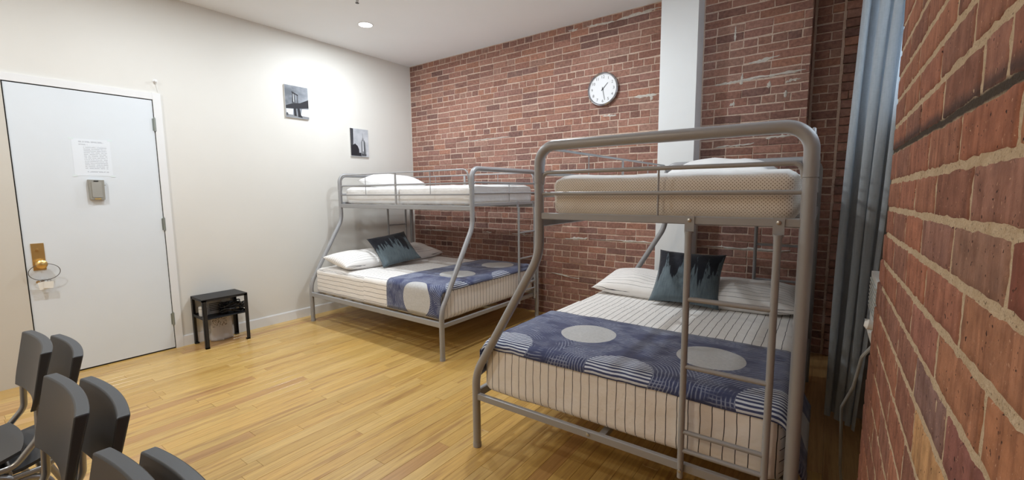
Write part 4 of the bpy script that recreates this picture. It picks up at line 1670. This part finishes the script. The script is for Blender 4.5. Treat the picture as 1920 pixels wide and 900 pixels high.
# ------------------------------------------------------------------ stacked chairs
def make_chair():
    root = empty('stacking_chair')
    W2 = 0.2185
    q = MB()
    ns_, nt_ = 20, 8
    th = 0.030
    grid = {}
    vs, fs = [], []
    def bp_(s, t_, back):
        # s across -1..1, t up 0..1
        x_ = s * W2
        z_ = 0.585 + 0.207 * t_
        y_ = 0.022 * (1 - s * s) - 0.020 + 0.040 * t_
        th_ = th * (0.55 + 0.45 * t_)
        y_ += back * th_
        # rounded lower corners
        if t_ < 0.25:
            x_ *= 1 - 0.10 * (1 - t_ / 0.25) ** 2
        return (x_, y_, z_)
    for b in (0, 1):
        for j in range(nt_ + 1):
            for i in range(ns_ + 1):
                grid[(b, i, j)] = len(vs)
                vs.append(bp_(-1 + 2 * i / ns_, j / nt_, b))
    for b in (0, 1):
        for j in range(nt_):
            for i in range(ns_):
                f = (grid[(b, i, j)], grid[(b, i + 1, j)], grid[(b, i + 1, j + 1)], grid[(b, i, j + 1)])
                fs.append(f if b == 0 else tuple(reversed(f)))
    for j in (0, nt_):
        for i in range(ns_):
            fs.append((grid[(0, i, j)], grid[(1, i, j)], grid[(1, i + 1, j)], grid[(0, i + 1, j)]))
    for i in (0, ns_):
        for j in range(nt_):
            fs.append((grid[(0, i, j)], grid[(0, i, j + 1)], grid[(1, i, j + 1)], grid[(1, i, j)]))
    q.add(vs, fs)
    o = q.obj('backrest', M_plastic, root, smooth=True)
    bv = o.modifiers.new('soft_edge', 'BEVEL')
    bv.width = 0.004
    bv.segments = 2
    bv.limit_method = 'ANGLE'
    # seat shell
    q = MB()
    vs, fs = [], []
    n = 14
    for b in (0, 1):
        for j in range(n + 1):
            for i in range(n + 1):
                u, v = -1 + 2 * i / n, -1 + 2 * j / n
                uu = u * math.sqrt(max(0, 1 - 0.18 * v * v))
                vv = v * math.sqrt(max(0, 1 - 0.18 * u * u))
                x_ = uu * (0.205 - 0.012 * (v + 1))
                y_ = -0.245 + vv * 0.215
                z_ = 0.428 - 0.016 * (1 - u * u) * (1 - v * v) + (0.02 * max(0, v - .6) / .4) - 0.02 * max(0, -v - .7) / .3 - b * 0.012
                vs.append((x_, y_, z_))
    m_ = (n + 1) ** 2
    for b in (0, 1):
        for j in range(n):
            for i in range(n):
                a0 = b * m_ + j * (n + 1) + i
                f = (a0, a0 + 1, a0 + n + 2, a0 + n + 1)
                fs.append(f if b == 0 else tuple(reversed(f)))
    ring = [i for i in range(n + 1)] + [j * (n + 1) + n for j in range(1, n + 1)] + [n * (n + 1) + i for i in range(n - 1, -1, -1)] + [j * (n + 1) for j in range(n - 1, 0, -1)]
    for k in range(len(ring)):
        l = (k + 1) % len(ring)
        fs.append((ring[k], ring[k] + m_, ring[l] + m_, ring[l]))
    q.add(vs, fs)
    q.obj('seat', M_plastic, root, smooth=True)
    for s in (-1, 1):
        x_ = s * 0.185
        tube_part('back_tube', arc_path([(x_ * .95, 0.022, 0.70), (x_ * .97, 0.001, 0.58), (x_, -0.004, 0.485), (x_, -0.07, 0.404), (x_, -0.30, 0.402), (x_ * .98, -0.405, 0.398)],
                                        [.05, .06, .05, .05], 6), 0.0105, root, 12, M_chrome)
        tube_part('front_leg', arc_path([(x_ * .98, -0.20, 0.392), (x_ * 1.0, -0.40, 0.392), (x_ * 1.06, -0.455, 0.0)], [.05], 8), 0.0110, root, 12, M_chrome)
        tube_part('rear_leg', arc_path([(x_ * .98, -0.26, 0.386), (x_ * 1.0, -0.085, 0.386), (x_ * 1.08, 0.055, 0.0)], [.06], 8), 0.0110, root, 12, M_chrome)
        for yy in (-0.455, 0.055):
            q = MB()
            q.lathe([(0.0135, 0.0), (0.0135, 0.018), (0.011, 0.022)], 12, (x_ * (1.06 if yy < 0 else 1.08), yy, 0))
            q.obj('foot_cap', M_black, root, smooth=True)
    tube_part('cross_tube', [(-0.185, -0.085, 0.385), (0.185, -0.085, 0.385)], 0.009, root, 12, M_chrome)
    return root


chair0 = make_chair()
first = True
STACKS = [(2.305, -3.884, 'far stack'), (3.02, -3.910, 'middle stack'), (3.70, -3.919, 'nearest stack')]
for (xc, yb, lab) in STACKS:
    for lvl in (0, 1):
        c_ = chair0 if first else copy_tree(chair0)
        first = False
        c_.location = (xc, yb - 0.078 * lvl, 0.038 * lvl)
        tag(c_, 'dark grey plastic chair, ' + ('lower' if lvl == 0 else 'upper') + ' one of the ' + lab, 'chair', 'stacked dark grey chairs')

# ------------------------------------------------------------------ curtain in the bay
M_curt = mat('grey_linen', (0.34, 0.38, 0.42, 1), 0.9, spec=0.15)
t = NT(M_curt)
pp = t.pos()
wv = t.noise(t.scaled(pp, (160, 160, 18)), 1.0, 3)
wv2 = t.noise(t.scaled(pp, (60, 60, 300)), 1.0, 2)
t.base(t.mix(t.ramp(t.math('ADD', t.math('MULTIPLY', wv, .6), t.math('MULTIPLY', wv2, .4)), 0.35, 0.65), (0.40, 0.43, 0.45, 1), (0.53, 0.555, 0.575, 1)))
t.bump(wv, 0.1, 0.002)
tr_ = t.n('ShaderNodeBsdfTranslucent', {'Color': (0.45, 0.52, 0.60, 1)})
mx = t.n('ShaderNodeMixShader', {0: 0.4})
out = M_curt.node_tree.nodes['Material Output']
t.t.links.new(t.b.outputs[0], mx.inputs[1])
t.t.links.new(tr_.outputs[0], mx.inputs[2])
t.t.links.new(mx.outputs[0], out.inputs['Surface'])
q = MB()
vs, fs = [], []
nu, nv = 130, 26
for j in range(nv + 1):
    h = j / nv
    z_ = 0.085 + (2.96 - 0.085) * h
    wid = 0.135 + 0.075 * h ** 0.8
    for i in range(nu + 1):
        a = i / nu
        ph = a * 2 * PI * 3.4 + 0.9 * math.sin(a * 7 + 0.6) + 0.9 * noise.noise(Vector((a * 2.5, h * 1.1, 5)))
        amp = 0.050 * (0.8 + 0.3 * math.sin(a * 5 + 1.2)) * (0.85 + 0.15 * h)
        x_ = 4.782 + 0.052 * h ** 2 + wid * a + 0.012 * math.sin(2 * ph) + 0.006 * noise.noise(Vector((a * 26, h * 1.5, 4.0))) + 0.010 * noise.noise(Vector((a * 5, h * 2.2, 2.0)))
        y2_ = -1.10 - 0.16 * a + amp * math.cos(ph) + 0.014 * noise.noise(Vector((a * 4, h * 3, 9)))
        vs.append((x_, y2_, z_))
for j in range(nv):
    for i in range(nu):
        a0 = j * (nu + 1) + i
        fs.append((a0, a0 + 1, a0 + nu + 2, a0 + nu + 1))
q.add(vs, fs)
ct = q.obj('curtain', M_curt, smooth='all')
tag(ct, 'long blue-grey linen curtain hanging beside the near brick wall', 'curtain')
q = MB()
q.tube([(4.96, -2.69, 2.985), (4.92, -0.91, 2.985)], 0.011, 14)
rod = q.obj('curtain_rod', M_white, smooth=True)
tag(rod, 'white curtain rod above the blue-grey curtain, out of frame', 'curtain rod')

# ------------------------------------------------------------------ white heater at the edge of the brick
ht = empty('wall_heater', (4.884, -2.545, 0.822))
tag(ht, 'white vented wall heater at the edge of the near brick wall', 'heater')
M_hw = mat('heater_white', (0.78, 0.80, 0.80, 1), 0.4)
q = MB()
q.poly([(-0.012, 0.10), (-0.018, 0.285), (0.06, 0.285), (0.06, 0.10)], 'y', 0.05, 0.28)
q.obj('casing', M_hw, ht)
q = MB()
q.poly([(0.002, 0.015), (-0.028, 0.118), (-0.028, 0.126), (0.02, 0.126), (0.02, 0.01)], 'y', 0.06, 0.24)
q.obj('lower_cover', M_hw, ht)
for k in range(8):
    q = MB()
    q.poly([(-0.0215, 0.17 + k * .013), (-0.0150, 0.166 + k * .013), (-0.0150, 0.171 + k * .013), (-0.0215, 0.176 + k * .013)], 'y', 0.045, 0.26)
    q.obj('vent_slat', mat('heater_slat', (0.62, 0.65, 0.65, 1), 0.4) if k == 0 else bpy.data.materials['heater_slat'], ht)
q = MB()
q.tube([(-0.012, 0.02, 0.158), (-0.034, 0.02, 0.162), (-0.042, 0.02, 0.163)], [0.013, 0.015, 0.008], 16)
q.obj('knob', M_hw, ht, smooth=True)
q = MB()
q.tube(arc_path([(4.872, -2.46, 0.905), (4.848, -2.45, 0.86), (4.838, -2.35, 0.72), (4.815, -2.25, 0.60), (4.83, -2.1, 0.30), (4.86, -1.9, 0.012), (4.95, -1.7, 0.008)], 0.03, 5), 0.005, 8)
cd = q.obj('power_cord', mat('cord_grey', (0.30, 0.31, 0.31, 1), 0.5), smooth=True)
tag(cd, 'pale grey power cord hanging down from the white heater', 'cord')
